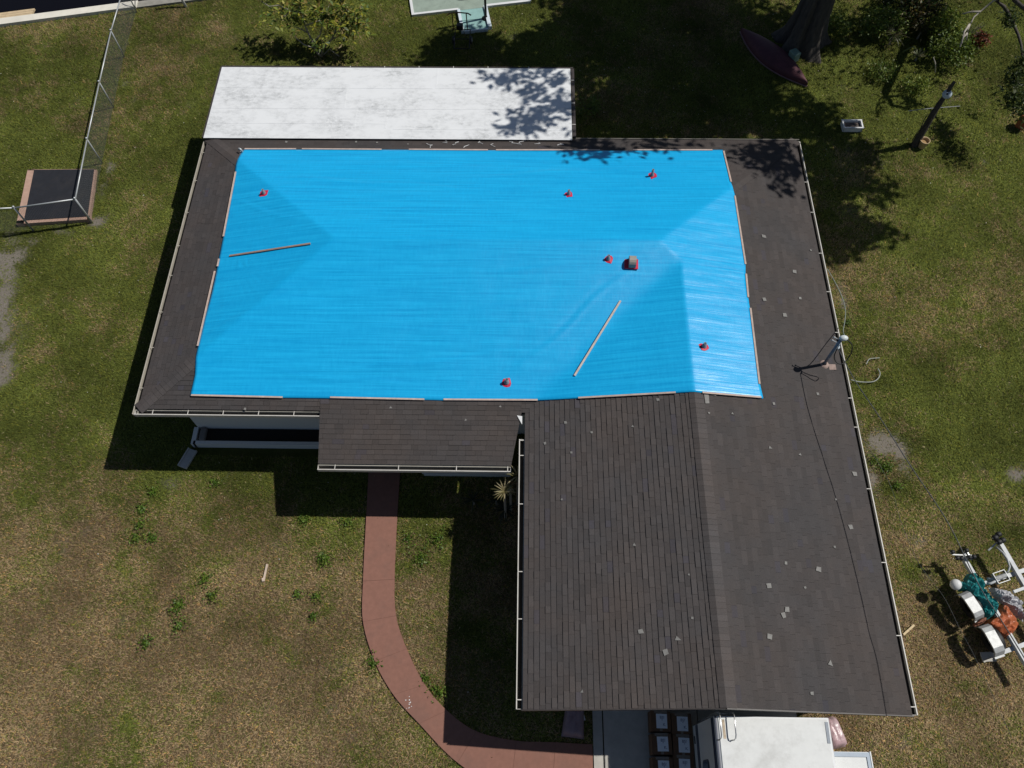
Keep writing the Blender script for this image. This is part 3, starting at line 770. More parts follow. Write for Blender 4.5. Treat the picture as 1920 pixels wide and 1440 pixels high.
# white coated flat roof on the back
FX0, FX1, FY0, FY1, FZ = -9.72, 1.42, 17.77, 20.83, 2.60
a = MB(); a.prism([(FX0, FY0), (FX1, FY0), (FX1, FY1), (FX0, FY1)], FZ - .012, FZ)
fr = a.build('flat_roof', M['white_roof'], house)
a = MB(); a.prism([(FX0 + .03, 17.95), (FX1 - .03, 17.95), (FX1 - .03, FY1 - .03), (FX0 + .03, FY1 - .03)], FZ - .2, FZ - .013); a.build('flat_roof_deck', M['fascia'], fr)
a = MB()
a.beam((FX0 - .02, FY1 + .035, FZ - .03), (FX1 + .09, FY1 + .035, FZ - .03), .05, .07)
a.beam((FX1 + .07, 17.92, FZ - .04), (FX1 + .07, FY1 + .01, FZ - .04), .10, .07)
a.beam((FX0 - .03, 17.80, FZ - .03), (FX0 - .03, FY1 + .01, FZ - .03), .04, .07)
a.build('drip_edge', M['drip'], fr)
a = MB()
for x in (-5.6, -4.5, -3.4, -2.3, -1.2, .1): a.box((x, FY1 + .035, FZ + .008), (.02, .06, .008))
for y in (18.4, 19.3, 20.3): a.box((FX1 + .06, y, FZ + .008), (.11, .02, .008))
a.build('clip', M['gutter_white'], fr)
a = MB()     # lapped seams of the membrane
for x0, x1, y in ((-9.6, -2.9, 19.92), (-2.7, 1.3, 19.93), (-9.6, 1.3, 19.03), (-9.6, -4.2, 18.40), (-4.0, 1.35, 18.18)):
    a.box(((x0 + x1) / 2, y, FZ + .002), (x1 - x0, .05, .005))
for x, y0, y1 in ((-5.2, 18.2, 19.0), (-4.25, 18.2, 19.0), (-5.6, 19.05, 19.9), (-1.2, 18.2, 19.0), (-2.8, 19.9, 20.8)):
    a.box((x, (y0 + y1) / 2, FZ + .002), (.05, y1 - y0, .004))
a.build('seam', M['white_roof'], fr)
a = MB()
for x in (-9.4, -5.6, -2, 1.1): a.box((x, 20.6, 1.2), (.1, .1, 2.4))
a.build('flat_roof_post', M['fascia'], fr)

# ------------------------------------------------------------------ tarp
tarp_t = thing('tarp', 'bright blue plastic tarp stretched over the main roof', 'tarp', (-1.2, 13.2, 3.4))
T_TOP = [(-8.365, 17.202, 2.650), (-4.257, 17.244, 2.641), (-1.332, 17.247, 2.640), (3.893, 17.274, 2.635), (5.861, 17.347, 2.619)]
T_BOT = [(-8.335, 9.034, 2.572), (-6.016, 9.003, 2.565), (-4.808, 9.002, 2.565), (-2.449, 8.986, 2.561), (-1.967, 8.977, 2.560), (0.408, 8.997, 2.573), (1.365, 8.964, 2.778), (2.607, 8.916, 3.045), (3.643, 8.886, 3.268), (4.097, 8.870, 3.366), (4.335, 8.866, 3.322), (4.901, 8.892, 3.201), (5.857, 8.905, 2.995)]
T_LEF = [(-8.365, 17.202, 2.650), (-8.422, 16.909, 2.713), (-8.448, 16.497, 2.752), (-8.388, 15.915, 2.765), (-8.319, 13.875, 2.780), (-8.299, 13.053, 2.784), (-8.288, 12.767, 2.786), (-8.279, 12.035, 2.788), (-8.312, 11.232, 2.781), (-8.322, 10.358, 2.779), (-8.320, 10.074, 2.779), (-8.278, 9.554, 2.684), (-8.335, 9.034, 2.572)]
T_RIG = [(5.861, 17.347, 2.619), (5.866, 16.588, 2.782), (5.856, 15.762, 2.960), (5.902, 15.290, 2.986), (5.907, 13.937, 2.984), (5.913, 12.902, 2.983), (5.842, 12.338, 2.998), (5.855, 11.751, 2.996), (5.848, 10.381, 2.997), (5.826, 9.283, 3.002), (5.857, 8.905, 2.995)]

def param(pl, n):
    p = np.array(pl)[:, :2]; d = np.concatenate([[0], np.cumsum(np.hypot(*np.diff(p, axis=0).T))]); d /= d[-1]
    t = np.linspace(0, 1, n); return np.stack([np.interp(t, d, p[:, 0]), np.interp(t, d, p[:, 1])], 1)
NS, NT = 220, 132
eT, eB, eL, eR = param(T_TOP, NS), param(T_BOT, NS), param(T_LEF, NT), param(T_RIG, NT)
s = np.linspace(0, 1, NS)[:, None, None]; t = np.linspace(0, 1, NT)[None, :, None]
XY = (1 - t) * eT[:, None] + t * eB[:, None] + (1 - s) * eL[None] + s * eR[None] - ((1 - s) * (1 - t) * eT[0] + s * (1 - t) * eT[-1] + (1 - s) * t * eB[0] + s * t * eB[-1])
X, Y = XY[..., 0], XY[..., 1]
hz = np.zeros_like(X)
OFFS = [(dx, dy) for dx in (-.16, 0, .16) for dy in (-.16, 0, .16)]
for dx, dy in OFFS: hz += roof_z(X + dx, Y + dy)
hz = np.maximum(hz / len(OFFS), roof_z(X, Y)) + 0.052
edge = np.minimum(np.minimum(s[..., 0], 1 - s[..., 0]) * 14, np.minimum(t[..., 0], 1 - t[..., 0]) * 8)
ew = np.clip(edge / 0.35, 0, 1)
hz += ew * 0.010 * (fbm(X * 0.35, Y * 2.6, 0.5, 301) - 0.5) * 2
hz += ew * 0.016 * (fbm(X, Y, 1.4, 320) - 0.5) * 2
for k_, (wx, wy, wl, wa) in enumerate(((-6.9, 11.3, 1.6, .5), (-7.2, 14.6, 1.5, -.45), (-2.0, 10.0, 2.6, .12), (1.4, 11.2, 1.8, .75), (-3.5, 15.6, 3.0, -.08), (.8, 16.2, 2.4, .1), (-7.7, 9.9, .9, .8), (2.6, 9.6, 1.3, .1), (-.6, 12.4, 2.0, .05), (-4.6, 9.5, 2.0, -.1))):
    uu = (X - wx) * math.cos(wa) + (Y - wy) * math.sin(wa); vv = -(X - wx) * math.sin(wa) + (Y - wy) * math.cos(wa) + .06 * np.sin(uu * 2.1 + k_)
    hz += ew * .011 * np.exp(-(uu / wl) ** 2) * (np.exp(-(vv / .05) ** 2) - .6 * np.exp(-((vv - .12) / .06) ** 2))
# pleats fanning from the loose board on the west hip and radiating at the ridge ends
def fan(cx, cy, a0, a1, rmax, amp, freq):
    dx, dy = X - cx, Y - cy; r = np.hypot(dx, dy); th = np.arctan2(dy, dx)
    k = np.clip((th - a0) / (a1 - a0), 0, 1); env = np.sin(np.pi * k) * np.exp(-(r / rmax) ** 2) * np.clip(r / 0.3, 0, 1)
    return amp * env * np.sin(th * freq)
hz += fan(-7.9, 13.05, -1.4, -0.02, 0.9, 0.022, 46)
hz += fan(3.5, 13.35, -1.3, 1.2, 2.4, 0.0022, 60)
tv = np.stack([X, Y, hz], -1)
vs = [tuple(p) for p in tv.reshape(-1, 3)]
fs = [(i * NT + j, i * NT + j + 1, (i + 1) * NT + j + 1, (i + 1) * NT + j) for i in range(NS - 1) for j in range(NT - 1)]
ring = [(i, 0) for i in range(NS)] + [(NS - 1, j) for j in range(1, NT)] + [(i, NT - 1) for i in range(NS - 2, -1, -1)] + [(0, j) for j in range(NT - 2, 0, -1)]
n0 = len(vs)
vs += [(X[i, j], Y[i, j], float(roof_z(X[i, j], Y[i, j])) + 0.012) for i, j in ring]
nr = len(ring)
for k in range(nr):
    (i, j), (i2, j2) = ring[k], ring[(k + 1) % nr]
    fs.append((i * NT + j, i2 * NT + j2, n0 + (k + 1) % nr, n0 + k))
a = MB(); a.add(vs, fs); sheet = a.build('sheet', M['tarp'], tarp_t, smooth=True)

BAT = [(((-8.339, 17.229, 2.644)), ((-6.809, 17.245, 2.641))), (((-6.633, 17.247, 2.640)), ((-4.257, 17.244, 2.641))), (((-3.446, 17.252, 2.639)), ((-1.094, 17.249, 2.640))), (((-0.857, 17.252, 2.639)), ((2.218, 17.283, 2.633))), (((3.199, 17.293, 2.630)), ((5.556, 17.317, 2.625))),
       (((5.880, 17.267, 2.636)), ((5.860, 15.787, 2.954))), (((5.897, 15.251, 2.987)), ((5.913, 12.902, 2.983))), (((5.888, 12.585, 2.988)), ((5.851, 11.833, 2.996))), (((5.867, 11.505, 2.993)), ((5.812, 9.282, 3.005))),
       (((-8.308, 9.034, 2.572)), ((-6.003, 9.003, 2.565))), (((-4.809, 9.015, 2.568)), ((-2.449, 8.986, 2.561))), (((-1.968, 8.990, 2.562)), ((0.381, 9.000, 2.567))), (((1.378, 8.963, 2.781)), ((3.680, 8.883, 3.276))), (((4.308, 8.863, 3.328)), ((5.803, 8.913, 3.007))),
       (((-8.396, 16.221, 2.763)), ((-8.316, 13.856, 2.780))), (((-8.290, 13.087, 2.786)), ((-8.287, 12.837, 2.787))), (((-8.334, 12.685, 2.776)), ((-8.334, 10.344, 2.777)))]
for p, q in BAT:
    p, q = Vector(on_roof(p, .060)), Vector(on_roof(q, .060))
    mid = (p + q) / 2; mid.z = float(roof_z(mid.x, mid.y)) + .060
    a = MB(); a.beam(p, mid, .045, .026); a.beam(mid, q, .045, .026); a.build('batten', M['batten'], tarp_t)

def board(p, q, label, m):
    p, q = Vector(on_roof(p, .075)), Vector(on_roof(q, .075))
    a = MB(); a.beam(p, q, .048, .03)
    o = a.build('loose_board', m); return tag(o, label, 'board', 'loose boards lying on the tarp')
board((-7.984, 13.131, 2.852), (-5.678, 13.185, 3.347), 'brown board lying on the shaded west hip of the blue tarp', M['loose_lumber'])
board((1.300, 9.585, 2.765), (2.506, 11.599, 3.123), 'pale grey board lying slantwise on the blue tarp near the garage ridge', mat('grey_lumber', (.50, .44, .40), .75, .2, 9))

# ------------------------------------------------------------------ vents through the tarp
def vent(p, label, size=.14, h=.16, r=.034, rz=0.2):
    z = float(roof_z(p[0], p[1])) + .05
    t = thing('roof_vent', label, 'roof vent', (p[0], p[1], z), 'vent pipes poking through the blue tarp', rz)
    nrm = Vector((float(roof_z(p[0] - .1, p[1]) - roof_z(p[0] + .1, p[1])) / .2, float(roof_z(p[0], p[1] - .1) - roof_z(p[0], p[1] + .1)) / .2, 1)).normalized()
    Mx = nrm.to_track_quat('Z', 'Y').to_matrix()
    a = MB(); sz = size
    pts = []
    K = 10
    for i in range(K):
        tt = 2 * math.pi * i / K + .3; rr = sz * (1 / max(abs(math.cos(tt)), abs(math.sin(tt)))) * random.uniform(.72, .95)
        pts.append(Mx @ Vector((rr * math.cos(tt), rr * math.sin(tt), random.uniform(.0, .015))))
    pts.append(Mx @ Vector((0, 0, .022)))
    a.add(pts, [(i, (i + 1) % K, K) for i in range(K)])
    lo = [q - Vector((0, 0, .03)) for q in pts[:K]]
    a.add(pts[:K] + lo, [(i, K + i, K + (i + 1) % K, (i + 1) % K) for i in range(K)])
    a.build('flashing', M['red'], t, local=True)
    a = MB(); a.lathe((0, 0, 0), [(r * 1.7, 0.01), (r * 1.5, .06), (r, .08), (r, h), (r * .8, h), (r * .8, h - .08), (.001, h - .08)], 14); a.build('pipe', M['pipe'], t, True, local=True)
    return t
vent((-7.348, 15.230, 2.988), 'red collared vent pipe near the upper left corner of the blue tarp', rz=.1)
vent((1.237, 15.183, 3.084), 'red collared vent pipe on the rear slope of the tarp, left of another like it', .135, .18)
vent((3.648, 16.060, 2.896), 'red collared vent pipe nearest the upper right corner of the tarp', .155, .25, .036, .5)
vent((2.213, 12.753, 3.371), 'short red collared vent pipe just left of the grey hood vent', .135, .16, .036, -.1)
vent((4.479, 10.162, 3.291), 'red collared vent pipe on the shiny east slope of the tarp', .145, .16, .04, .4)
vent((-0.399, 9.440, 2.659), 'red collared vent pipe near the bottom edge of the tarp', .14, .17, .042, .1)
# hood vent
p = (2.810, 12.624, 3.344); z = float(roof_z(p[0], p[1])) + .05
hv = thing('hood_vent', 'large grey hood vent with red collar below the ridge', 'roof vent', (p[0], p[1], z), None, -.05)
a = MB(); a.bbox((0, .03, .012), (.36, .40, .03), .008); a.build('flashing', M['red'], hv, local=True)
a = MB(); prof = []
for i in range(9):
    t = math.pi * i / 8; prof.append((-math.cos(t) * .15, .10 + math.sin(t) * .16))
vs = [(.09 + .02, y, zz) for y, zz in prof] + [(-.09 + .02, y, zz) for y, zz in prof]
vs += [(.11, .15, 0), (.11, -.15, 0), (-.07, .15, 0), (-.07, -.15, 0)]
fs = [(i, i + 1, 9 + i + 1, 9 + i) for i in range(8)] + [tuple(range(8, -1, -1)), tuple(range(9, 18)), (8, 18, 20, 17), (0, 9, 21, 19), (8, 0, 19, 18), (17, 20, 21, 9)]
a.add(vs, fs); a.build('hood', mat('weathered_hood', (.30, .28, .25), .5, .2, 15), hv, local=True)
# small white vent off the tarp corner
p = (-8.387, 17.095, 2.673); z = float(roof_z(p[0], p[1]))
wv = thing('gooseneck_vent', 'small pale gooseneck vent beside the upper left tarp corner', 'roof vent', (p[0], p[1], z))
a = MB(); a.box((0, 0, .02), (.15, .14, .012)); a.build('flashing', M['pipe'], wv, local=True)
a = MB(); a.tube([(0, 0, 0), (0, 0, .10), (-.012, .006, .14), (-.04, .017, .16), (-.07, .03, .15), (-.08, .035, .11)], .030, 12, cap=False); a.build('pipe', M['galv'], wv, True, local=True)
a = MB(); a.tube([(-.079, .034, .12), (-.08, .035, .112)], .027, 12); a.build('bore', M['pipe_dark'], wv, local=True)

# ------------------------------------------------------------------ service mast, cables
mast = thing('service_mast', 'leaning blue grey service mast with weatherhead at the east eave', 'mast', (7.67, 10.11, 2.6))
a = MB(); a.tube([(7.67, 10.11, 2.58), (7.665, 10.10, 3.2), (7.66, 10.09, 3.86)], .040, 12); a.build('pipe', M['mastpaint'], mast, True)
a = MB(); a.lathe((7.67, 10.11, 2.6), [(.13, .0), (.10, .035), (.055, .06)], 14); a.box((7.80, 10.05, 2.575), (.35, .16, .012)); a.build('flashing', mat('pinkish_sealant', (.30, .22, .19), .8, .3, 12), mast)
a = MB(); a.sphere((7.70, 10.09, 3.93), .085, 14, 0, (1.25, .9, .8)); a.build('weatherhead', mat('weatherhead_alloy', (.55, .60, .60), .4, .1), mast, True)
a = MB()
for dz in (0.0, .14): a.tube([(7.64, 10.12, 3.66 + dz), (7.53, 10.16, 3.70 + dz)], .014, 6); a.sphere((7.52, 10.165, 3.70 + dz), .025, 8)
a.build('bracket', M['galv'], mast)
a = MB(); a.tube([(7.67, 10.05, 3.70), (7.66, 9.98, 3.68), (7.62, 9.93, 3.68)], .02, 6); a.build('insulator', M['discwhite'], mast)

def cable(name, pts, r, m, label, group=None, n=6):
    P_ = [Vector(p) for p in pts]; out = []
    for i in range(len(P_) - 1):          # Catmull-Rom
        p0, p1, p2, p3 = P_[max(i - 1, 0)], P_[i], P_[i + 1], P_[min(i + 2, len(P_) - 1)]
        for k in range(n):
            t = k / n
            out.append(0.5 * ((2 * p1) + (p2 - p0) * t + (2 * p0 - 5 * p1 + 4 * p2 - p3) * t * t + (3 * p1 - p0 - 3 * p2 + p3) * t ** 3))
    out.append(P_[-1])
    a = MB(); a.tube(out, r, 6); o = a.build(name, m, None, True)
    return tag(o, label, 'cable', group)
cable('service_drop', [(7.62, 9.94, 3.69), (7.79, 8.956, 3.868), (8.097, 7.886, 4.055), (8.427, 6.678, 4.237), (8.768, 5.315, 4.53), (8.977, 3.957, 4.72), (9.29, 2.435, 5.09), (10.2, -4, 7.0), (10.8, -9, 8.6)], .011, M['wire'], 'overhead service wire running from the mast down over the boat trailer', n=10)
cable('drip_loop', [(7.78, 10.07, 3.90), (7.92, 9.98, 3.80), (7.98, 9.90, 3.55), (7.93, 9.82, 3.35), (7.80, 9.72, 3.32), (7.67, 9.76, 3.34), (7.60, 9.86, 3.45), (7.61, 9.95, 3.66)], .013, M['wire_dark'], 'black cable loop hanging from the weatherhead')
cable('slack_cable', [(7.74, 10.12, 3.86), (7.92, 10.25, 3.6), (8.151, 10.845, 3.000), (8.485, 11.486, 2.500), (8.731, 12.085, 2.150), (8.754, 12.587, 2.050), (8.585, 12.925, 2.200), (8.343, 13.230, 2.420)], .012, mat('green_grey_cable', (.22, .25, .22), .6), 'slack greenish cable drooping beside the east gutter north of the mast')
cable('fallen_cable', [(9.452, 11.053, 0.050), (9.700, 10.986, 0.050), (10.051, 10.990, 0.050), (10.240, 11.096, 0.050), (10.336, 11.272, 0.050), (10.306, 11.431, 0.050)], .016, M['wire_pale'], 'hooked pale cable lying in the grass under the mast', 'bits of pale cable on the grass')
cable('fallen_cable', [(9.994, 11.569, 0.050), (10.102, 11.731, 0.050), (10.217, 11.768, 0.050), (10.423, 11.788, 0.050)], .014, M['wire_pale'], 'short bent piece of pale cable above the hooked one', 'bits of pale cable on the grass')
cable('thin_wire', [(8.30, 8.6, 2.2), (9.052, 7.301, 1.800), (9.248, 6.276, 1.600), (9.544, 5.350, 1.400), (10.118, 4.601, 1.100), (10.422, 3.899, 0.900), (10.803, 3.226, 0.600), (11.347, 1.523, 0.300)], .004, M['wire'], 'thin wire slanting down from the east gutter to the trailer')

# ------------------------------------------------------------------ planter and front bits
pl = thing('planter', 'long low white walled planter bed under the front eave', 'planter', (-7, 8.95, 0))
a = MB(); a.box((-6.83, 8.80, .09), (4.50, .10, .26)); a.box((-9.08, 9.005, .09), (.12, .51, .26)); a.build('curb', M['wall'], pl)
a = MB(); a.box((-6.8, 9.06, .02), (4.44, .42, .2)); a.build('bed_soil', M['soil'], pl)
bl = MB(); bl.bbox((-8.86, 9.05, .19), (.16, .38, .14), .02); tag(bl.build('concrete_block', mat('dark_block', (.16, .15, .14), .9, .2, 8)), 'dark concrete block sitting in the left end of the planter', 'block')
p = (-9.205, 8.378, 0.050)
a = MB(); R3 = Matrix.Rotation(-.35, 3, 'Z')
a.box(p, (.26, .56, .05), mat=R3)
for dx in (-.12, .12): a.box(Vector(p) + R3 @ Vector((dx, 0, .04)), (.03, .56, .05), mat=R3)
tag(a.build('splash_block', M['splash']), 'grey splash block in the shade beside the planter', 'splash block')
lw = MB(); lw.box((-1.48, 8.05, .08), (2.36, .14, .24)); lw.box((-1.48, 8.05, .215), (2.42, .2, .03)); tag(lw.build('porch_wall', M['wall']), 'low white wall under the porch roof', 'wall')

# leaves: flat or folded quads
def leaf_quads(cen, length, width, colors, rnd, up_bias=0.3):
    """cen (n,3); one lozenge leaf each"""
    n = len(cen)
    d = rnd.normal(size=(n, 3)); d[:, 2] = d[:, 2] * (1 - up_bias)
    d /= np.linalg.norm(d, axis=1)[:, None]
    q = rnd.normal(size=(n, 3)); sde = np.cross(d, q); sde /= np.linalg.norm(sde, axis=1)[:, None]
    Ls = length * rnd.uniform(.7, 1.3, (n, 1)); W = width * rnd.uniform(.7, 1.3, (n, 1))
    a = cen; b = cen + d * Ls * .5 + sde * W * .5; c = cen + d * Ls; e = cen + d * Ls * .5 - sde * W * .5
    return np.stack([a, b, c, e], 1).reshape(-1, 3), colors

def leaf_cols(n, base, rnd, var=.3):
    base = np.array(base)
    pick = base[rnd.integers(0, len(base), n)]
    return pick * rnd.uniform(1 - var, 1 + var, (n, 1))

def rosette(name, loc, n, L_, w, cols, label, cat='plant', group=None, h=.35, droop=.5, seed=1):
    r = np.random.default_rng(seed)
    t = thing(name, label, cat, loc, group)
    V_ = []; C_ = []
    for i in range(n):
        az = 2 * math.pi * (i * .381966) + r.uniform(-.2, .2); el = r.uniform(.05, 1.15); ll = L_ * r.uniform(.75, 1.15)
        d = np.array([math.cos(az), math.sin(az)]); pts = []
        for k in range(4):
            f = k / 3; rr = ll * f * math.cos(el); zz = h + ll * f * math.sin(el) - droop * ll * f * f * math.cos(el)
            pts.append((d[0] * rr, d[1] * rr, max(zz, .02), w * (1 - f) * (.6 + 1.2 * f)))
        sd = np.array([-d[1], d[0]]); c = np.array(cols[r.integers(0, len(cols))]) * r.uniform(.7, 1.3)
        for k in range(3):
            a_, b_ = pts[k], pts[k + 1]
            for p_, s_ in ((a_, -1), (a_, 1), (b_, 1), (b_, -1)):
                V_.append((loc[0] + p_[0] + sd[0] * p_[3] * s_, loc[1] + p_[1] + sd[1] * p_[3] * s_, loc[2] + p_[2]))
            C_.append(c)
    fast_mesh('foliage', V_, 4, np.array(C_), M['leaf'], t)
    a = MB(); a.tube([(loc[0], loc[1], loc[2] - .05), (loc[0], loc[1], loc[2] + h)], [.04, .03], 8); a.build('stem', M['bark_pale'], t)
    return t

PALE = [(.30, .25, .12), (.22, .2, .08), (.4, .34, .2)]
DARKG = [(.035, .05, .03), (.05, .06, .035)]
rosette('spiky_plant', (*(-0.414, 6.838, 1.950)[:2], 0), 40, .36, .020, PALE, 'pale sunlit spiky plant in front of the porch, left of the gutter', 'plant', 'spiky plants by the porch', 1.95, .3, 3)
rosette('spiky_plant', (*(-0.092, 7.186, 2.100)[:2], 0), 40, .36, .020, PALE, 'spiky plant half hidden behind the garage wing gutter', 'plant', 'spiky plants by the porch', 2.1, .3, 4)
rosette('spiky_plant', (*(-0.275, 7.034, 1.800)[:2], 0), 26, .34, .018, [(.2, .13, .06), (.25, .22, .12)], 'small reddish brown spiky plant between the two pale ones', 'plant', 'spiky plants by the porch', 1.8, .3, 5)
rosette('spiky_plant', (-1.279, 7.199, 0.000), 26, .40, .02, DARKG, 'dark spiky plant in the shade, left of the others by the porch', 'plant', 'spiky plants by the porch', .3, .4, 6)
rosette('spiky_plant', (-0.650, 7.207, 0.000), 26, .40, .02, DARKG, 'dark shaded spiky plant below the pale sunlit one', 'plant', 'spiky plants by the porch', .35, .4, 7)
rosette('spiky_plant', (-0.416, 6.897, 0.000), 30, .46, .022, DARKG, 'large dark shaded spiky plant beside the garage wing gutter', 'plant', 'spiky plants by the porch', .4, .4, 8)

# ------------------------------------------------------------------ fence and sandbox mat
fen = thing('chain_link_fence', 'grey chain link fence crossing the left lawn to the seawall', 'fence', (-14.1, 16.65, 0))
FP = [(-14.052, 16.639, 0.000), (-14.346, 19.161, 0.000), (-14.617, 21.791, 0.000), (-14.863, 24.384, 0.000), (-14.990, 26.869, 0.000)]
FP = [Vector((x, y, 0)) for x, y, z in FP]
FL = Vector((-15.866, 16.274, 0.000)); FL2 = FL + (FL - FP[0]) * 1.0 + Vector((0, .25, 0))
FH = 1.10
for p in FP + [FL, FL2]:
    a = MB(); a.tube([(p.x, p.y, -.1), (p.x, p.y, FH + .03)], .030 if p in (FP[0], FL) else .024, 8); a.sphere((p.x, p.y, FH + .05), .04, 8); a.build('post', M['galv'], fen, True)
for p, q in list(zip(FP, FP[1:])) + [(FP[0], FL), (FL, FL2)]:
    a = MB(); a.tube([(p.x, p.y, FH), (q.x, q.y, FH)], .024, 8); a.build('top_rail', M['galv'], fen, True)

def mesh_net(p, q, h, pitch, r):
    p, q = Vector(p), Vector(q); L_ = (q - p).length; d = (q - p).normalized()
    V_ = []; F_ = []; sd = Vector((-d.y, d.x, 0)) * r
    n = int((L_ + h) / pitch)
    for sgn in (1, -1):
        for i in range(n + 1):
            u0 = -h + i * pitch
            z0, z1 = 0.03, h
            a0, a1 = u0, u0 + h
            if a0 < 0: z0 = z0 + (0 - a0); a0 = 0
            if a1 > L_: z1 = z1 - (a1 - L_); a1 = L_
            if z1 <= z0: continue
            A = p + d * (a0 if sgn > 0 else L_ - a0); B = p + d * (a1 if sgn > 0 else L_ - a1)
            A = Vector((A.x, A.y, z0)); B = Vector((B.x, B.y, z1))
            m_ = (B - A).normalized(); nn = m_.cross(Vector((sd.x, sd.y, 0)).normalized()) * r
            k = len(V_)
            V_ += [A + sd, A + nn, A - sd, B + sd, B + nn, B - sd]; F_ += [(k, k + 1, k + 4, k + 3), (k + 1, k + 2, k + 5, k + 4), (k + 2, k, k + 3, k + 5)]
    return V_, F_
for p, q in list(zip(FP, FP[1:])) + [(FP[0], FL), (FL, FL2)]:
    a = MB(); a.add(*mesh_net(p, q, FH - .02, .085, .0028)); a.build('wire_mesh', M['net'], fen)
# gate hoop at the seawall end
a = MB(); p = FP[-1]; a.tube([(p.x - .02, p.y, .1), (p.x + .1, p.y + .25, .5), (p.x + .18, p.y + .4, .95), (p.x + .1, p.y + .55, 1.1)], .022, 8); a.build('brace', M['galv'], fen, True)
pp = thing('white_pipe', 'white plastic pipe standing at the end of the seawall', 'pipe', (-13.137, 27.188, 0.000))
x, y, z = (-13.137, 27.188, 0.000); a = MB(); a.tube([(x, y, -.1), (x - .15, y + .1, .7), (x - .2, y + .12, 1.3)], .05, 12); a.build('tube', M['white_paint'], pp, True)

sb = thing('mat_platform', 'black rubber covered platform with pinkish timber frame under the fence', 'platform', (-15.4, 17.7, 0))
A, B, C, D = [Vector(q) for q in ((-16.729, 18.760, 0.000), (-14.418, 18.803, 0.000), (-14.093, 16.661, 0.000), (-16.405, 16.443, 0.000))]
def bil(fx, fy): return (A * (1 - fx) + B * fx) * (1 - fy) + (D * (1 - fx) + C * fx) * fy
a = MB(); a.prism([tuple(bil(*k)[:2]) for k in ((.10, .95), (.975, .95), (.975, .012), (.10, .012))], -.05, .125); a.build('rubber_top', M['mat'], sb)
for p, q, w in ((A, D, .24), (D, C, .14), (C, B, .07), (B, A, .04)):
    a = MB(); inw = ((A + B + C + D) / 4 - (p + q) / 2).normalized() * w * .5
    a.beam(p + inw + Vector((0, 0, .03)), q + inw + Vector((0, 0, .03)), w, .16); a.build('frame', M['pinkwood'], sb)

# ------------------------------------------------------------------ back yard: green deck, steps, cart, post
dkk = thing('green_deck', 'pale green concrete deck with white edging and steps at the top', 'deck', (-3, 27, 0))
p0, p1, p2 = Vector((-4.359, 26.654, 0.070)), Vector((-2.583, 26.969, 0.070)), Vector((-4.657, 27.890, 0.070))
ux = (p1 - p0).normalized(); uy = Vector((-ux.y, ux.x, 0))
def DK(u, v, z=0): q = p0 + ux * u + uy * v; return (q.x, q.y, z)
W1 = (p1 - p0).length
a = MB(); a.prism([DK(0.1, .1), DK(W1 - .05, .1), DK(W1 - .05, -.02), DK(W1 + 1.0, -.02), DK(W1 + 1.0, .14), DK(4.6, .14), DK(4.6, 9), DK(.1, 9)], -.1, .055); a.build('slab', M['green_deck'], dkk)
a = MB()
for u0, u1, v0, v1 in ((0, .1, 0, 9), (.1, W1, 0, .1), (W1 + 1.02, 4.6, 0.02, .13), (4.55, 4.65, .13, 9)):
    a.prism([DK(u0, v0), DK(u1, v0), DK(u1, v1), DK(u0, v1)], -.1, .075)
a.build('edging', M['white_paint'], dkk)
a = MB()
for k, (v0, v1, z) in enumerate(((-.62, -.02, .05), (-1.22, -.63, .035))):
    a.prism([DK(W1 + .06, v0), DK(W1 + .95, v0), DK(W1 + .95, v1), DK(W1 + .06, v1)], -.1, z)
a.build('step', M['teal_step'], dkk)
a = MB()
for u0, u1, v0, v1, z in ((W1 - .06, W1 + .05, -1.25, -.02, .12), (W1 + .96, W1 + 1.10, -1.2, .02, .12), (W1 + .06, W1 + .95, -1.29, -1.23, .09)):
    a.prism([DK(u0, v0), DK(u1, v0), DK(u1, v1), DK(u0, v1)], -.1, z)
a.build('side_curb', mat('bluish_white_curb', (.55, .62, .66), .6, .15, 5), dkk)
q = DK(2.3, .9, .055)
pr = MB()
for i in range(9): pass
a = MB(); a.lathe((q[0], q[1], .055), [(.02, .01), (.3, .02), (.36, .12), (.34, .42), (.3, .44), (.28, .36), (.01, .34)], 18); tag(a.build('patio_urn', M['splash']), 'round pale grey tub standing on the green deck', 'tub')
x, y, z = (-1.531, 26.519, 0.000)
po = thing('black_post', 'slim black post standing beside the green deck steps', 'post', (x, y, 0))
a = MB(); a.tube([(x, y, -.1), (x, y, 2.6)], .045, 10); a.build('shaft', M['black_metal'], po, True)
a = MB(); a.lathe((x, y, 0), [(.16, 0), (.16, .05), (.07, .10), (.045, .16)], 14); a.build('base', M['black_metal'], po, True)

ct = thing('push_cart', 'black metal cart with curved handlebar left in the tree shade', 'cart', (-2.407, 25.211, 0.000))
x0, y0, _ = (-2.365, 24.693, 0.000); x1, y1, _ = (-2.451, 25.737, 0.000)
a = MB(); w2 = .28
a.tube([(x0 - w2, y0, .16), (x0 + w2, y0, .16), (x0 + w2, y1, .16), (x0 - w2, y1, .16), (x0 - w2, y0, .16)], .02, 6); a.tube([(x0 - w2, (y0 + y1) / 2, .16), (x0 + w2, (y0 + y1) / 2, .16)], .015, 6); a.build('frame', M['black_metal'], ct)
a = MB(); hz0 = .95
for sx in (-.26, .26): a.tube([(x1 + sx, y1, .16), (x1 + sx, y1 - .12, hz0)], .022, 6)
yy = y1 - .12
a.tube([(x1 - .46, yy - .06, hz0 - .06), (x1 - .34, yy - .01, hz0), (x1, yy + .02, hz0 + .01), (x1 + .32, yy - .01, hz0), (x1 + .44, yy - .05, hz0 - .05)], .024, 8); a.build('handlebar', M['rust'], ct)
a = MB(); a.bbox((x1 - .02, y1 + .02, .27), (.24, .2, .2), .02); a.build('box', M['black_metal'], ct)
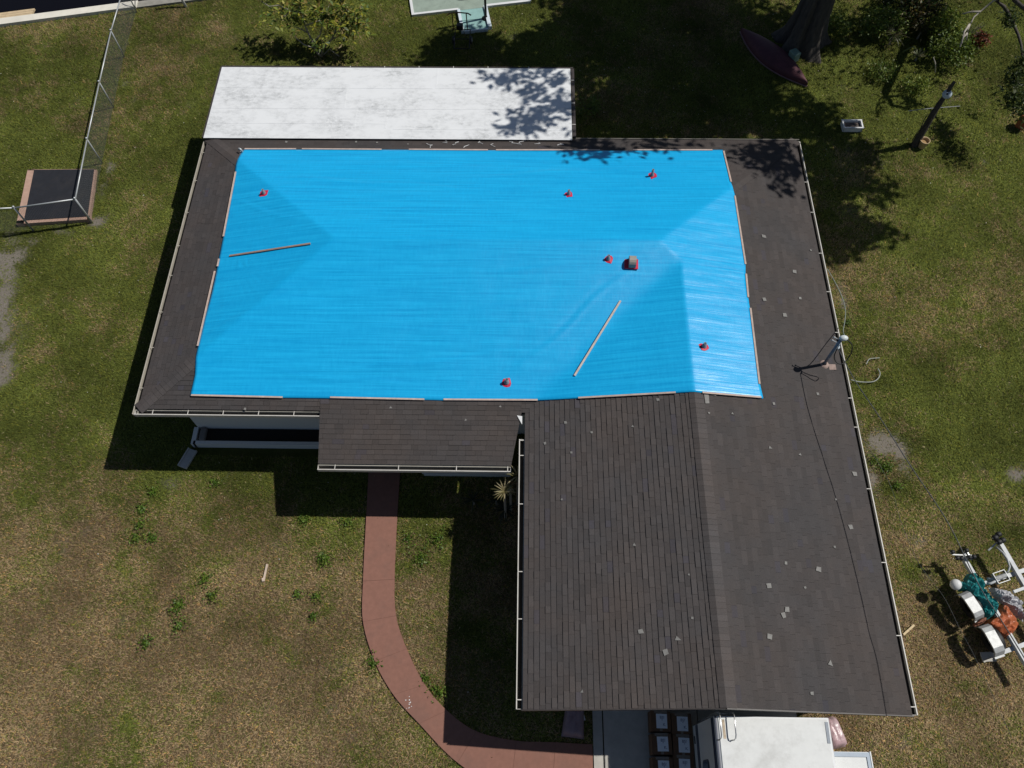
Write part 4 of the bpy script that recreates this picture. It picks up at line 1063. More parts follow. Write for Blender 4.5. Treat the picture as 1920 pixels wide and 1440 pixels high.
for sx in (-.33, .33):
    a = MB(); RM = Matrix.Rotation(math.pi / 2, 3, 'Y'); a.lathe((x0 + sx, (y0 + y1) / 2 - .02, .13), [(.02, -.03), (.13, -.03), (.14, 0), (.13, .03), (.02, .03)], 16, 0, RM); wo = a.build('wheel', M['black'], ct, True)
    a = MB(); a.lathe((x0 + sx, (y0 + y1) / 2 - .02, .13), [(.001, -.036), (.08, -.036), (.08, .036), (.001, .036)], 12, 0, RM); a.build('hub', M['white_paint'], wo)

# ------------------------------------------------------------------ canoe
ca, cb = Vector((8.027, 25.855, 0.120)), Vector((10.057, 22.976, 0.120))
cn = thing('canoe', 'overturned dark maroon canoe lying under the big tree', 'canoe', tuple((ca + cb) / 2))
d = (cb - ca); Lc = d.length; d.normalize(); sd = Vector((-d.y, d.x, 0)).normalized()
a = MB(); K, R_ = 33, 13; vs = []; fs = []
for i in range(K):
    t = i / (K - 1); u = 2 * t - 1
    half = .50 * (1 - abs(u) ** 1.9) ** 1.05 + .004
    hgt = .26 * (1 - abs(u) ** 3) ** .8 + .05 + .10 * abs(u) ** 3
    for k in range(R_):
        th = math.pi * k / (R_ - 1)
        c_, s_ = math.cos(th), math.sin(th)
        x = half * (abs(c_) ** .9) * (1 if c_ > 0 else -1); zz = hgt * (s_ ** .8)
        p = ca + d * (Lc * t) + sd * x; vs.append((p.x, p.y, .03 + zz))
for i in range(K - 1):
    for k in range(R_ - 1): fs.append((i * R_ + k, i * R_ + k + 1, (i + 1) * R_ + k + 1, (i + 1) * R_ + k))
a.add(vs, fs); a.build('hull', M['canoe'], cn, True)
for k in (0, R_ - 1):
    a = MB(); a.tube([Vector(vs[i * R_ + k]) + sd * (.012 if k == 0 else -.012) for i in range(K)], .022, 6); a.build('gunwale', mat('pale_gunwale', (.22, .13, .14), .5, .1), cn, True)
a = MB(); p = Vector((9.717, 24.241, 0.300)); a.bbox(p, (.30, .34, .36), .03, .5); tag(a.build('mint_tub', M['mint']), 'pale mint green tub behind the overturned canoe', 'tub')

# planter trough, pots, old post
x, y, z = (11.272, 20.985, 0.000)
tr = thing('trough', 'small white rectangular trough on the grass near the roof corner', 'trough', (x, y, 0))
a = MB(); w_, h_, q_ = .62, .34, .18
for sx, sy, ww, hh in ((0, -h_ / 2, w_, .035), (0, h_ / 2, w_, .035), (-w_ / 2, 0, .035, h_ + .035), (w_ / 2, 0, .035, h_ + .035)): a.box((x + sx, y + sy, q_ / 2), (ww, hh, q_))
for sx, sy, ww, hh in ((0, -h_ / 2 - .01, w_ + .09, .05), (0, h_ / 2 + .01, w_ + .09, .05), (-w_ / 2 - .01, 0, .05, h_ - .02), (w_ / 2 + .01, 0, .05, h_ - .02)): a.box((x + sx, y + sy, q_ + .01), (ww, hh, .022))
a.build('shell', M['white_paint'], tr)
a = MB(); a.box((x, y, .06), (w_ - .04, h_ - .04, .1)); a.build('compost', mat('dull_compost', (.12, .10, .09), .95, .4, 18, .5), tr)

def pot(name, loc, prof, m, fill, label, M3=None):
    t = thing(name, label, 'pot', loc)
    a = MB(); a.lathe(loc, prof, 20, 0, M3); a.build('shell', m, t, True)
    zf = prof[-1][1]
    a = MB(); a.lathe(loc, [(prof[-1][0] * .99, zf + .03), (.001, zf + .045)], 20, 0, M3); a.build('compost', fill, t, True)
x, y, z = (13.500, 20.112, 0.000)
pot('bucket', (x, y, 0), [(.10, 0), (.115, .02), (.15, .30), (.165, .31), (.165, .33), (.145, .33), (.135, .28), (.12, .2)], M['pot_tan'], M['soil_light'], 'tan bucket at the foot of the old wooden post')
x, y, z = (16.996, 20.954, 0.000)
Rt = Matrix.Rotation(.55, 3, 'Y') @ Matrix.Rotation(-.5, 3, 'X')
pot('terracotta_pot', (x, y, .12), [(.14, -.05), (.15, -.03), (.21, .28), (.23, .29), (.23, .35), (.20, .35), (.19, .28), (.17, .15)], M['pot_terra'], M['soil'], 'tipped terracotta pot on the lawn at the right edge', Rt)

x, y, z = (13.286, 20.208, 0.000)
post = thing('clothesline_post', 'dark weathered wooden post with round pale cap and thin crossbar', 'post', (x, y, 0))
a = MB(); tip = Vector((x + .18, y + .16, 2.55))
pts = [Vector((x, y, -.1)), Vector((x + .03, y + .02, .7)), Vector((x + .05, y + .07, 1.35)), Vector((x + .12, y + .12, 2.0)), tip]
a.tube(pts, [.13, .11, .10, .075, .05], 9); a.build('shaft', M['oldpost'], post)
a = MB(); c = Vector((x + .12, y + .06, 2.16)); nv = Vector((-.45, -.75, .75)).normalized().to_track_quat('Z', 'Y').to_matrix()
a.lathe(c, [(.015, .05), (.05, .05), (.06, .02), (.14, .01), (.145, -.02), (.10, -.04)], 18, 0, nv); a.build('cap', M['discwhite'], post, True)
a = MB(); a.lathe(c, [(.001, .056), (.032, .056), (.032, .03)], 12, 0, nv); a.build('cap_hole', M['pipe_dark'], post)
a = MB(); a.tube([(12.613, 20.486, 1.250), (13.392, 20.613, 1.250), (14.361, 20.718, 1.250)], .012, 6); a.build('crossbar', M['fender'], post)
a = MB()
for k in range(6):
    t0 = random.random() * 6; pts = [(x + .02 + .13 * math.cos(t0 + j * .5), y + .05 + .13 * math.sin(t0 + j * .5), .1 + j * .24 + random.uniform(-.05, .05)) for j in range(6)]
    a.tube(pts, .012, 5)
a.build('vine', M['bark'], post)

# ------------------------------------------------------------------ trees
def limb_tree_frame(in_img, margin=25):
    return in_img

def project(p):
    q = Vector(p) - Vector((0, 0, CAM_H)); f = 1504.47 / q.dot(CAM_F)
    return 960 + f * q.dot(CAM_X), 720 - f * q.dot(CAM_Y)

def inpoly(x, y, poly):
    x, y = np.asarray(x), np.asarray(y); r = np.zeros(x.shape, bool); n = len(poly)
    for i in range(n):
        x1, y1 = poly[i][:2]; x2, y2 = poly[(i + 1) % n][:2]
        c = ((y1 > y) != (y2 > y)) & (x < (x2 - x1) * (y - y1) / (y2 - y1 + 1e-12) + x1); r ^= c
    return r

TR = np.random.default_rng(5)
tb0 = Vector((10.172, 25.231, 0.000))
# where the crown's shade falls (ground or roof), with how thick the foliage is there
SHADE = [
    ([(tb0.x - 1.5, tb0.y - 1.2), (tb0.x + 1.0, tb0.y - 1.4), (tb0.x + 1.5, tb0.y + 1.2), (tb0.x - .6, tb0.y + 1.5)], 34, 2.6),
    ([(-4.059, 24.059, 0.000), (-3.687, 24.971, 0.000), (-2.735, 25.795, 0.000), (-1.628, 25.742, 0.000), (-0.518, 25.281, 0.000), (0.477, 25.814, 0.000), (1.499, 27.023, 0.000), (2.351, 28.276, 0.000), (7.538, 28.303, 0.000), (8.751, 26.458, 0.000), (9.174, 24.427, 0.000), (8.181, 21.985, 0.000), (7.261, 20.505, 0.000), (1.757, 20.363, 0.000), (1.642, 23.874, 0.000)], 34, 0.0),
    ([(0.272, 27.791, 0.000), (8.927, 27.838, 0.000), (10.046, 27.071, 0.000), (8.770, 23.591, 0.000), (6.280, 25.849, 0.000), (2.297, 26.421, 0.000)], 11, 0.0),
    ([(7.553, 23.039, 0.000), (9.041, 22.781, 0.000), (10.803, 22.004, 0.000), (11.273, 20.487, 0.000), (12.529, 19.526, 0.000), (12.486, 18.470, 0.000), (11.234, 17.441, 0.000), (9.640, 17.206, 0.000), (9.369, 18.791, 0.000), (9.349, 20.423, 0.000), (7.261, 20.505, 0.000)], 25, 0.0),
    ([(9.467, 17.204, 0.000), (10.694, 17.326, 0.000), (11.194, 16.352, 0.000), (10.361, 15.503, 0.000), (9.770, 14.984, 0.000), (9.511, 15.912, 0.000)], 46, 0.0),
    ([(11.363, 17.221, 0.000), (12.420, 17.341, 0.000), (12.342, 16.577, 0.000), (11.321, 16.140, 0.000)], 16, 0.0),
    ([(9.234, 27.066, 0.000), (11.213, 26.774, 0.000), (12.884, 27.087, 0.000), (12.998, 25.597, 0.000), (11.315, 25.008, 0.000), (10.008, 24.152, 0.000)], 12, 0.0),
    ([(-1.615, 20.584, 2.600), (-0.944, 20.830, 2.600), (1.400, 20.846, 2.600), (1.414, 19.846, 2.600), (0.249, 19.374, 2.600), (-0.421, 19.950, 2.600), (-1.268, 20.299, 2.600)], 10, 2.6),
    ([(0.249, 19.146, 2.600), (1.377, 19.613, 2.600), (1.382, 18.149, 2.600), (0.574, 17.924, 2.600), (-0.639, 18.287, 2.600), (-0.320, 18.645, 2.600)], 10, 2.6),
    ([(1.221, 17.877, 2.500), (5.558, 17.868, 2.500), (3.901, 17.307, 2.600), (2.784, 17.129, 2.600), (1.045, 17.115, 2.600)], 14, 2.5),
    ([(6.056, 16.801, 2.600), (6.806, 17.699, 2.550), (8.250, 17.889, 2.500), (8.158, 16.658, 2.550), (7.561, 16.403, 2.600), (6.761, 16.406, 2.700)], 17, 2.6),
    ([(6.812, 16.204, 2.700), (7.400, 16.457, 2.650), (7.766, 15.701, 2.600), (7.652, 15.444, 2.600), (6.963, 15.607, 2.700)], 12, 2.6),
]
def crown(parent, shade, hlo, hhi, base, size, rnd, name='crown', holes=.32):
    V_ = []; C_ = []; tips = []
    for poly, dens, z0 in shade:
        pa = np.array([q[:2] for q in poly]); lo, hi = pa.min(0), pa.max(0); area = np.prod(hi - lo)
        n = int(area * dens); xs, ys = rnd.uniform(lo[0], hi[0], n), rnd.uniform(lo[1], hi[1], n)
        ok = inpoly(xs, ys, pa) & ((fbm(xs, ys, 1.2, 210, 3) > holes))
        for x, y in zip(xs[ok], ys[ok]):
            h = rnd.uniform(hlo, hhi)
            for _ in range(30):
                c = Vector((x + SUN.x * h, y + SUN.y * h, z0 + h))
                u, v = project(c)
                if v < -70 or u > 2060 or c.z > 17.5: break
                h += .35
            c = np.array(c); tips.append(c)
            k = rnd.integers(10, 17); cen = c + rnd.normal(size=(k, 3)) * np.array([.20, .20, .16])
            q, _ = leaf_quads(cen, size, size * .55, None, rnd, .5)
            V_.append(q); C_.append(leaf_cols(k, base, rnd))
    fast_mesh(name, np.concatenate(V_), 4, np.concatenate(C_), M['leaf'], parent)
    return np.array(tips)

DKLEAF = [(.035, .06, .014), (.05, .075, .018), (.028, .048, .012), (.065, .085, .022)]
tb = Vector((10.172, 25.231, 0.000)); tb.z = 0
big = thing('shade_tree', 'massive grey trunked shade tree rising beside the overturned canoe', 'tree', tuple(tb))
tips = crown(big, SHADE, 7.5, 11.5, DKLEAF, .30, TR)
# trunk with buttressed base
a = MB(); K = 72; vs = []; fs = []
levels = [(-.1, .95), (.15, .78), (.45, .64), (1.0, .55), (1.8, .50), (3.0, .47), (4.4, .46), (5.6, .50)]
for zi, (z_, r_) in enumerate(levels):
    for k in range(K):
        th = 2 * math.pi * k / K
        rr = r_ * (1 + (.20 * math.exp(-z_ / 1.6) + .08) * math.sin(th * 5 + 1.0 + z_ * .15) + .07 * math.sin(th * 11 + z_ * .3) + .04 * math.sin(th * 17))
        vs.append((tb.x + .06 * z_ + rr * math.cos(th), tb.y + .05 * z_ + rr * math.sin(th), z_))
for i in range(len(levels) - 1):
    for k in range(K): fs.append((i * K + k, i * K + (k + 1) % K, (i + 1) * K + (k + 1) % K, (i + 1) * K + k))
a.add(vs, fs); a.build('trunk', M['bark'], big, True)
fork = Vector((tb.x + .34, tb.y + .28, 5.5))
cl = tips[TR.permutation(len(tips))[:70]]
a = MB()
mains = []
for k in range(7):
    az = k * .9 + .3; e = fork + Vector((math.cos(az) * 2.6 + 1.2, math.sin(az) * 2.0 - .4, 3.0)); mains.append(e)
    md = (fork + e) / 2 + Vector((0, 0, .3)); a.tube([fork - Vector((0, 0, .4)), md, e], [.30, .21, .14], 8)
for c in cl:
    c = Vector(c); e = min(mains, key=lambda q: (q - c).length)
    md = (e + c) / 2 + Vector((random.uniform(-.3, .3), random.uniform(-.3, .3), .25))
    u, v = project(md)
    if v > -30 and u < 1960: md.z += 1.5
    a.tube([e, md, c], [.11, .07, .02], 6)
a.build('limb', M['bark'], big, True)

# tree rooted beyond the right edge, its limbs reaching into view
rt0 = Vector((19.5, 31.0, 0))
rtree = thing('overhanging_tree', 'thin limbed tree leaning in over the upper right corner', 'tree', tuple(rt0))
a = MB(); hub = Vector((15.519, 23.484, 3.900)); a.tube([rt0 - Vector((0, 0, .1)), rt0 + Vector((-.4, -.8, 2)), rt0 + Vector((-1.6, -2.6, 3.6)), hub], [.30, .24, .19, .13], 10); a.build('trunk', M['bark'], rtree, True)
a = MB()
Lm = [[hub, (15.222, 23.153, 3.500), (15.038, 23.214, 3.300), (14.797, 23.144, 3.000), (14.560, 22.963, 2.900), (14.385, 22.626, 2.700), (14.287, 22.241, 2.600)], [(14.749, 23.092, 3.000), (14.556, 23.222, 2.900), (14.299, 23.248, 2.800)],
      [(14.419, 22.755, 2.800), (14.232, 22.497, 2.700), (14.089, 22.064, 2.600)], [(14.323, 22.447, 2.700), (14.215, 22.368, 2.600), (14.079, 22.035, 2.500)]]
for l in Lm: a.tube(l, [.030 * (1 - .75 * i / len(l)) + .006 for i in range(len(l))], 6)
a.build('bare_limb', M['twig'], rtree, True)
a = MB(); l = [hub, (15.140, 23.215, 3.300), (15.488, 23.224, 3.100), (15.630, 23.045, 3.000), (15.832, 22.764, 2.800), (16.025, 22.506, 2.600), (16.076, 22.123, 2.500), (16.059, 21.743, 2.400)]; a.tube(l, [.08, .07, .06, .055, .05, .045, .04, .035], 8)
a.tube([hub, (15.461, 22.864, 3.600), (15.889, 22.623, 3.400)], [.09, .08, .06], 8); a.build('limb', M['bark'], rtree, True)
V_, C_ = [], []
for c, rad, k in (((15.705, 22.942, 3.000), .25, 120), ((15.644, 22.711, 2.900), .2, 90), ((15.976, 21.360, 2.200), .3, 260), ((15.862, 21.049, 2.000), .3, 260), ((15.842, 20.532, 1.900), .35, 300), ((15.766, 20.305, 1.800), .3, 160), ((16.110, 21.619, 2.400), .25, 160), ((15.986, 19.999, 1.800), .35, 200)):
    cen = np.array(c) + TR.normal(size=(k, 3)) * rad * .6; q, _ = leaf_quads(cen, .15, .055, None, TR, .2); V_.append(q); C_.append(leaf_cols(k, DKLEAF, TR))
for k in range(160):
    c = hub + Vector((TR.normal() * 1.5 + 2.2, TR.normal() * 1.6 + 3.5, TR.normal() * .8 + 1.6)); u, v = project(c)
    if v > -40 and u < 1960: continue
    cen = np.array(c) + TR.normal(size=(10, 3)) * .25; q, _ = leaf_quads(cen, .22, .10, None, TR, .3); V_.append(q); C_.append(leaf_cols(10, DKLEAF, TR))
fast_mesh('crown', np.concatenate(V_), 4, np.concatenate(C_), M['leaf'], rtree)

# young broad-leaved tree behind the flat roof
yb = Vector((-7.539, 24.432, 0.000)); yb.z = 0
yt = thing('broadleaf_tree', 'young tree with big yellow green leaves behind the white flat roof', 'tree', tuple(yb))
branches = []
def Bz(px_list): return px_list
BR = [[tuple(yb), (-7.631, 24.385, 0.180), (-7.763, 24.513, 0.540), (-7.867, 24.649, 0.840), (-7.915, 24.666, 1.140), (-8.019, 25.008, 1.380), (-8.111, 25.262, 1.620)],
      [(-7.763, 24.513, 0.540), (-7.450, 24.614, 0.780), (-7.340, 24.765, 1.020), (-7.183, 24.949, 1.320), (-7.018, 25.262, 1.560)], [(-7.867, 24.649, 0.840), (-8.052, 24.620, 1.020), (-8.290, 24.607, 1.140)],
      [tuple(yb), (-7.227, 24.615, 0.180), (-6.867, 24.364, 0.060)], [tuple(yb), (-7.404, 24.452, 0.360), (-7.019, 24.465, 0.720), (-6.866, 24.561, 0.960), (-6.618, 24.823, 1.200), (-6.410, 25.081, 1.440)],
      [(-8.019, 25.008, 1.380), (-8.415, 25.070, 1.440), (-8.842, 25.195, 1.560), (-9.158, 25.136, 1.560), (-9.430, 25.260, 1.680)], [(-8.415, 25.070, 1.440), (-8.591, 24.863, 1.380), (-8.748, 24.911, 1.320)],
      [(-7.717, 24.450, 0.360), (-8.083, 24.471, 0.480), (-8.353, 24.662, 0.600), (-8.499, 24.796, 0.720)], [(-7.183, 24.949, 1.320), (-7.545, 25.202, 1.560)], [(-7.915, 24.666, 1.140), (-7.545, 24.684, 1.260), (-7.322, 24.643, 1.380)], [(-6.866, 24.561, 0.960), (-6.319, 24.619, 1.140), (-6.078, 24.891, 1.260), (-5.883, 24.956, 1.320)], [(-7.019, 24.465, 0.720), (-6.553, 24.582, 0.900), (-6.342, 24.414, 0.900)], [(-6.410, 25.081, 1.440), (-6.599, 25.252, 1.740)]]
a = MB()
for i, l in enumerate(BR):
    r0 = .05 if i in (0, 4) else .026
    a.tube(l, [r0 * (1 - .7 * k / len(l)) for k in range(len(l))], 6)
a.build('trunk', M['bark_pale'], yt, True)
YL = [(.20, .23, .025), (.28, .28, .03), (.13, .19, .025), (.10, .15, .02), (.33, .31, .05), (.26, .19, .05), (.07, .12, .02)]
V_, C_ = [], []
YR = np.random.default_rng(77)
CL = [((-8.492, 25.047, 1.500), 26), ((-8.185, 25.141, 1.560), 30), ((-8.057, 24.936, 1.500), 26), ((-7.823, 24.931, 1.440), 26), ((-7.621, 25.059, 1.560), 30), ((-7.338, 25.180, 1.620), 30), ((-7.630, 24.811, 1.380), 24), ((-7.854, 25.154, 1.680), 30), ((-7.124, 24.779, 1.320), 36), ((-7.187, 24.573, 1.260), 30), ((-6.972, 24.687, 1.260), 30),
      ((-6.715, 25.079, 1.440), 26), ((-6.641, 24.895, 1.320), 26), ((-6.395, 25.151, 1.560), 26), ((-6.174, 25.025, 1.440), 26), ((-5.985, 24.934, 1.380), 26), ((-5.904, 24.693, 1.260), 30), ((-5.802, 24.715, 1.200), 20), ((-6.020, 24.600, 1.200), 24), ((-8.833, 24.733, 1.260), 22), ((-9.079, 24.824, 1.320), 20), ((-9.144, 24.995, 1.320), 14), ((-8.394, 24.715, 1.320), 18), ((-8.832, 25.229, 1.620), 16),
      ((-9.287, 25.319, 1.680), 20), ((-7.446, 24.276, 0.780), 18), ((-7.540, 24.198, 0.660), 14), ((-6.517, 24.674, 1.140), 24), ((-6.635, 24.563, 0.960), 20), ((-6.842, 24.672, 1.140), 20), ((-7.524, 24.612, 1.140), 14), ((-7.327, 24.883, 1.500), 20), ((-8.164, 24.737, 1.260), 16), ((-5.835, 25.269, 1.560), 16), ((-6.314, 24.469, 1.080), 18), ((-6.576, 25.276, 1.680), 26), ((-8.094, 25.450, 1.800), 40), ((-7.341, 25.512, 1.800), 40), ((-6.565, 25.492, 1.860), 40), ((-8.682, 25.563, 1.800), 30)]
for c, k in CL:
    for _ in range(5):      # whorls of long leaves
        w0 = np.array(c) + YR.normal(size=3) * np.array([.20, .20, .17]); m_ = max(5, k // 3)
        az = YR.uniform(0, 6.28, m_); el = YR.uniform(-.5, .9, m_)
        d_ = np.stack([np.cos(az) * np.cos(el), np.sin(az) * np.cos(el), np.sin(el)], 1); L_ = YR.uniform(.15, .28, (m_, 1)); sd_ = np.stack([-np.sin(az), np.cos(az), YR.normal(size=m_) * .3], 1); W_ = L_ * .17
        V_.append(np.stack([w0 + d_ * .01, w0 + d_ * L_ * .55 + sd_ * W_, w0 + d_ * L_ - np.array([0, 0, .03]), w0 + d_ * L_ * .55 - sd_ * W_], 1).reshape(-1, 3)); C_.append(leaf_cols(m_, YL, YR, .25))
fast_mesh('crown', np.concatenate(V_), 4, np.concatenate(C_), M['leaf'], yt)

# shrubs and plants at the upper right
def shrub(name, loc, rad, h, n, leaf, base, label, seed, group=None, cat='shrub'):
    r = np.random.default_rng(seed); t = thing(name, label, cat, loc, group)
    V_, C_ = [], []
    nc = max(5, n // 5)
    for _ in range(nc):
        th = r.uniform(0, 6.28); rr = rad * math.sqrt(r.random()); c = np.array([loc[0] + rr * math.cos(th), loc[1] + rr * math.sin(th), .08 + h * (1 - (rr / rad) ** 2 * .6) * r.uniform(.35, 1)])
        k = 14; cen = c + r.normal(size=(k, 3)) * rad * .16; cen[:, 2] = np.maximum(cen[:, 2], .03)
        q, _ = leaf_quads(cen, leaf, leaf * .45, None, r, .4); V_.append(q); C_.append(leaf_cols(k, base, r, .35))
    fast_mesh('foliage', np.concatenate(V_), 4, np.concatenate(C_), M['leaf'], t)
    a = MB()
    for _ in range(6):
        th = r.uniform(0, 6.28); a.tube([(loc[0], loc[1], -.02), (loc[0] + rad * .3 * math.cos(th), loc[1] + rad * .3 * math.sin(th), h * .5), (loc[0] + rad * .6 * math.cos(th), loc[1] + rad * .6 * math.sin(th), h * .8)], [.02, .014, .006], 5)
    a.build('stems', M['bark'], t)
    return t
BRG = [(.17, .23, .028), (.12, .18, .025), (.25, .27, .05)]; MID = [(.09, .15, .024), (.11, .16, .026), (.15, .18, .03)]
shrub('shrub', (15.410, 25.611, 0.000), .55, 1.1, 560, .13, BRG, 'bright green shrub under the bare twigs at upper right', 31)
shrub('shrub', (15.410, 24.524, 0.000), .75, .9, 700, .12, MID + BRG[:1], 'broad green bush directly above the capped post', 32)
shrub('shrub', (14.742, 26.344, 0.000), .8, 1.0, 520, .13, [(.03, .055, .014), (.12, .10, .02), (.09, .06, .02)], 'orange tinged shrub behind the spiky clumps', 33)
shrub('shrub', (13.254, 25.891, 0.000), .75, .8, 520, .12, MID, 'dark green shrub right of the big trunk', 34)
shrub('shrub', (11.464, 25.880, 0.000), .55, .6, 300, .11, MID, 'low shrub growing against the big trunk', 35)
shrub('croton', (16.568, 25.042, 0.000), .33, .6, 240, .12, [(.15, .03, .012), (.2, .07, .02), (.07, .05, .02)], 'small reddish croton at the right end of the shrubs', 36)
shrub('shrub', (12.803, 23.618, 0.000), .5, .35, 300, .09, MID, 'low leafy shrub in front of the spiky clumps', 37)
shrub('shrub', (13.902, 22.949, 0.000), .42, .3, 240, .09, BRG + MID, 'ankle high leafy clump between trough and capped post', 38)
shrub('shrub', (14.334, 27.248, 0.000), .9, 1.3, 640, .14, [(.025, .045, .012), (.04, .065, .016)], 'tall dark bush at the top edge above the shrubs', 39)
shrub('shrub', (2.259, 21.811, 0.000), .5, .25, 200, .09, MID, 'low weeds in the shade at the flat roof corner', 40)
rosette('agave', (14.258, 24.404, 0.000), 30, .34, .03, [(.22, .24, .13), (.3, .28, .16), (.1, .13, .06)], 'pale striped agave among the dark shrubs', 'plant', None, .15, .2, 41)
rosette('yucca', (14.187, 26.550, 0.000), 40, .55, .022, [(.10, .10, .045), (.14, .12, .06), (.06, .08, .03)], 'yucca with olive blades beside the bright green shrub', 'plant', None, .4, .4, 42)
rosette('yucca', (13.481, 25.252, 0.000), 44, .6, .02, [(.06, .065, .03), (.10, .085, .04), (.04, .05, .02)], 'dark spreading yucca left of the pale agave', 'plant', None, .35, .5, 43)
rosette('yucca', (14.568, 25.548, 0.000), 40, .55, .02, [(.07, .085, .03), (.12, .10, .04), (.05, .06, .025)], 'dark spreading yucca above the pale agave', 'plant', None, .35, .5, 44)
tw = thing('dead_bush', 'leafless grey bush between croton and bright green shrub', 'shrub', (16.188, 25.326, 0.000)); c = Vector((16.188, 25.326, 0.000)); a = MB()
for k in range(22):
    t = random.uniform(0, 6.28); l = random.uniform(.3, .6); e = c + Vector((math.cos(t) * l, math.sin(t) * l, random.uniform(.3, .8))); a.tube([c, (c + e) / 2 + Vector((0, 0, .15)), e], [.012, .008, .003], 4)
a.build('twigs', M['twig'], tw)
cable('bent_stem', [(13.519, 24.192, 0.500), (13.564, 24.088, 0.700), (13.681, 23.983, 0.900), (13.802, 23.996, 0.800)], .02, mat('green_stem', (.1, .13, .05), .6), 'arching green stem above the pale agave')['category'] = 'plant'
cable('leaning_stalk', [(14.342, 23.564, 0.800), (14.548, 23.541, 0.500), (14.731, 23.626, 0.100)], .02, M['twig'], 'pale dry stalk leaning below the broad green bush')['category'] = 'plant'

# ------------------------------------------------------------------ weeds in the front lawn
WEED = [(.09, .165, .018), (.115, .19, .02), (.065, .13, .016), (.15, .20, .03)]
WL = [((610,1048), .26, 'round bright green weed beside the walkway, left of its straight part'), ((335,1136), .26, 'large green weed in the brown lawn, lower left'), ((338,1172), .22, 'straggly weed just below the large lower left one'),
      ((385,1085), .22, 'green weed with pale flowers left of the small bone white stick'), ((398,1117), .22, 'green weed just below the flowering one'), ((290,923), .16, 'small weed just below the shadow of the planter eave'),
      ((266,955), .2, 'uppermost weed of the lawn chain below the eave shadow'), ((262,985), .22, 'middle weed of the lawn chain below the eave shadow'), ((256,1010), .18, 'lowest weed of the lawn chain below the eave shadow'), ((285,1010), .22, 'right hand weed beside the lawn chain'),
      ((570,975), .24, 'weed at the edge of the porch shadow, left of the walkway'), ((653,980), .18, 'weed hugging the left edge of the walkway by the porch shadow'), ((595,1118), .18, 'weed midway below the round bright one'), ((558,1115), .14, 'little weed left of the midway one'),
      ((588,1155), .12, 'tiny weed lowest under the round bright one'), ((820,1010), .3, 'green weed cluster inside the walkway bend near the wing shadow'), ((790,1045), .28, 'broad weed inside the walkway bend'), ((765,1010), .22, 'weed at the right edge of the walkway by the porch shadow'),
      ((825,1297), .22, 'weed at the tip of sunlit grass inside the bend'), ((797,1272), .14, 'small weed on the right walkway edge low in the bend'), ((700,1245), .22, 'weed pressing on the left walkway edge in the bend'), ((405,905), .16, 'weed right under the planter shadow edge'),
      ((1660,875), .26, 'dark green weed on the sandy patch by the east gutter'), ((1640,862), .16, 'small weed nearest the east gutter on sand'), ((1680,910), .16, 'weed low on the sandy patch by the east gutter'), ((275,1205), .2, 'faint weed at the left below the large ones'), ((1590,605), .12, 'weed tuft beside the slack cable'), ((1840,1035), .0, '')]
for i, (p, r_, lab) in enumerate(WL):
    if not lab: continue
    pass
WPOS = [(-5.073, 5.642, 0.000), (-8.638, 4.393, 0.000), (-8.499, 3.921, 0.000), (-8.096, 5.089, 0.000), (-7.835, 4.658, 0.000), (-9.925, 7.410, 0.000), (-10.161, 6.924, 0.000), (-10.116, 6.482, 0.000), (-10.116, 6.118, 0.000), (-9.708, 6.124, 0.000), (-5.770, 6.683, 0.000), (-4.584, 6.624, 0.000), (-5.157, 4.680, 0.000), (-5.665, 4.713, 0.000), (-5.188, 4.187, 0.000), (-2.195, 6.219, 0.000), (-2.582, 5.717, 0.000), (-2.966, 6.209, 0.000),
        (-1.911, 2.445, 0.000), (-2.290, 2.743, 0.000), (-3.576, 3.059, 0.000), (-8.313, 7.706, 0.000), (9.930, 8.391, 0.000), (9.679, 8.593, 0.000), (10.107, 7.853, 0.000), (-9.245, 3.485, 0.000), (9.749, 13.025, 0.000)]
for i, loc in enumerate(WPOS):
    _, r_, lab = WL[i]; r = np.random.default_rng(500 + i)
    n = int(900 * r_ * (1.2 if i in (0, 1, 22) else .75)); rad = r_ * np.abs(r.normal(size=n)) * .62; th = r.uniform(0, 6.28, n)
    cen = np.stack([loc[0] + rad * np.cos(th), loc[1] + rad * np.sin(th), r.uniform(.01, .09, n)], 1)
    q, _ = leaf_quads(cen, .06, .035, None, r, .6); q[:, 2] = np.maximum(q[:, 2], .005)
    o = fast_mesh('weed', q, 4, leaf_cols(n, WEED, r, .35), M['leaf']); tag(o, lab, 'weed', 'green weeds in the lawn')

p = (-2.620, 2.180, 0.032); a = MB(); r = np.random.default_rng(8)
for _ in range(14):
    cx_, cy_, rr_ = p[0] + r.normal() * .035, p[1] + r.normal() * .09, r.uniform(.005, .018); k_ = 7
    a.add([(cx_ + rr_ * r.uniform(.6, 1.2) * math.cos(j_ * 6.283 / k_), cy_ + rr_ * r.uniform(.6, 1.2) * math.sin(j_ * 6.283 / k_), .0325 + _ * .0002) for j_ in range(k_)], [tuple(range(k_))])
a.build('paint_splatter', M['drips'], path_o)
p, q = Vector((-6.579, 5.033, 0.030)), Vector((-6.553, 5.475, 0.030))
a = MB(); a.beam(p, q, .05, .03); a.beam(p, p + (q - p) * .2 + Vector((-.03, 0, 0)), .07, .026); tag(a.build('broken_stake', mat('pale_stick', (.50, .40, .32), .8, .2)), 'pale broken stake lying on the brown front lawn', 'stake')
p, q = Vector((9.459, 3.923, 0.040)), Vector((9.771, 4.159, 0.040))
a = MB(); a.beam(p, q, .05, .025); tag(a.build('wood_strip', mat('fresh_pine', (.55, .43, .25), .7, .1)), 'short yellow wood strip poking out from the east gutter', 'board')

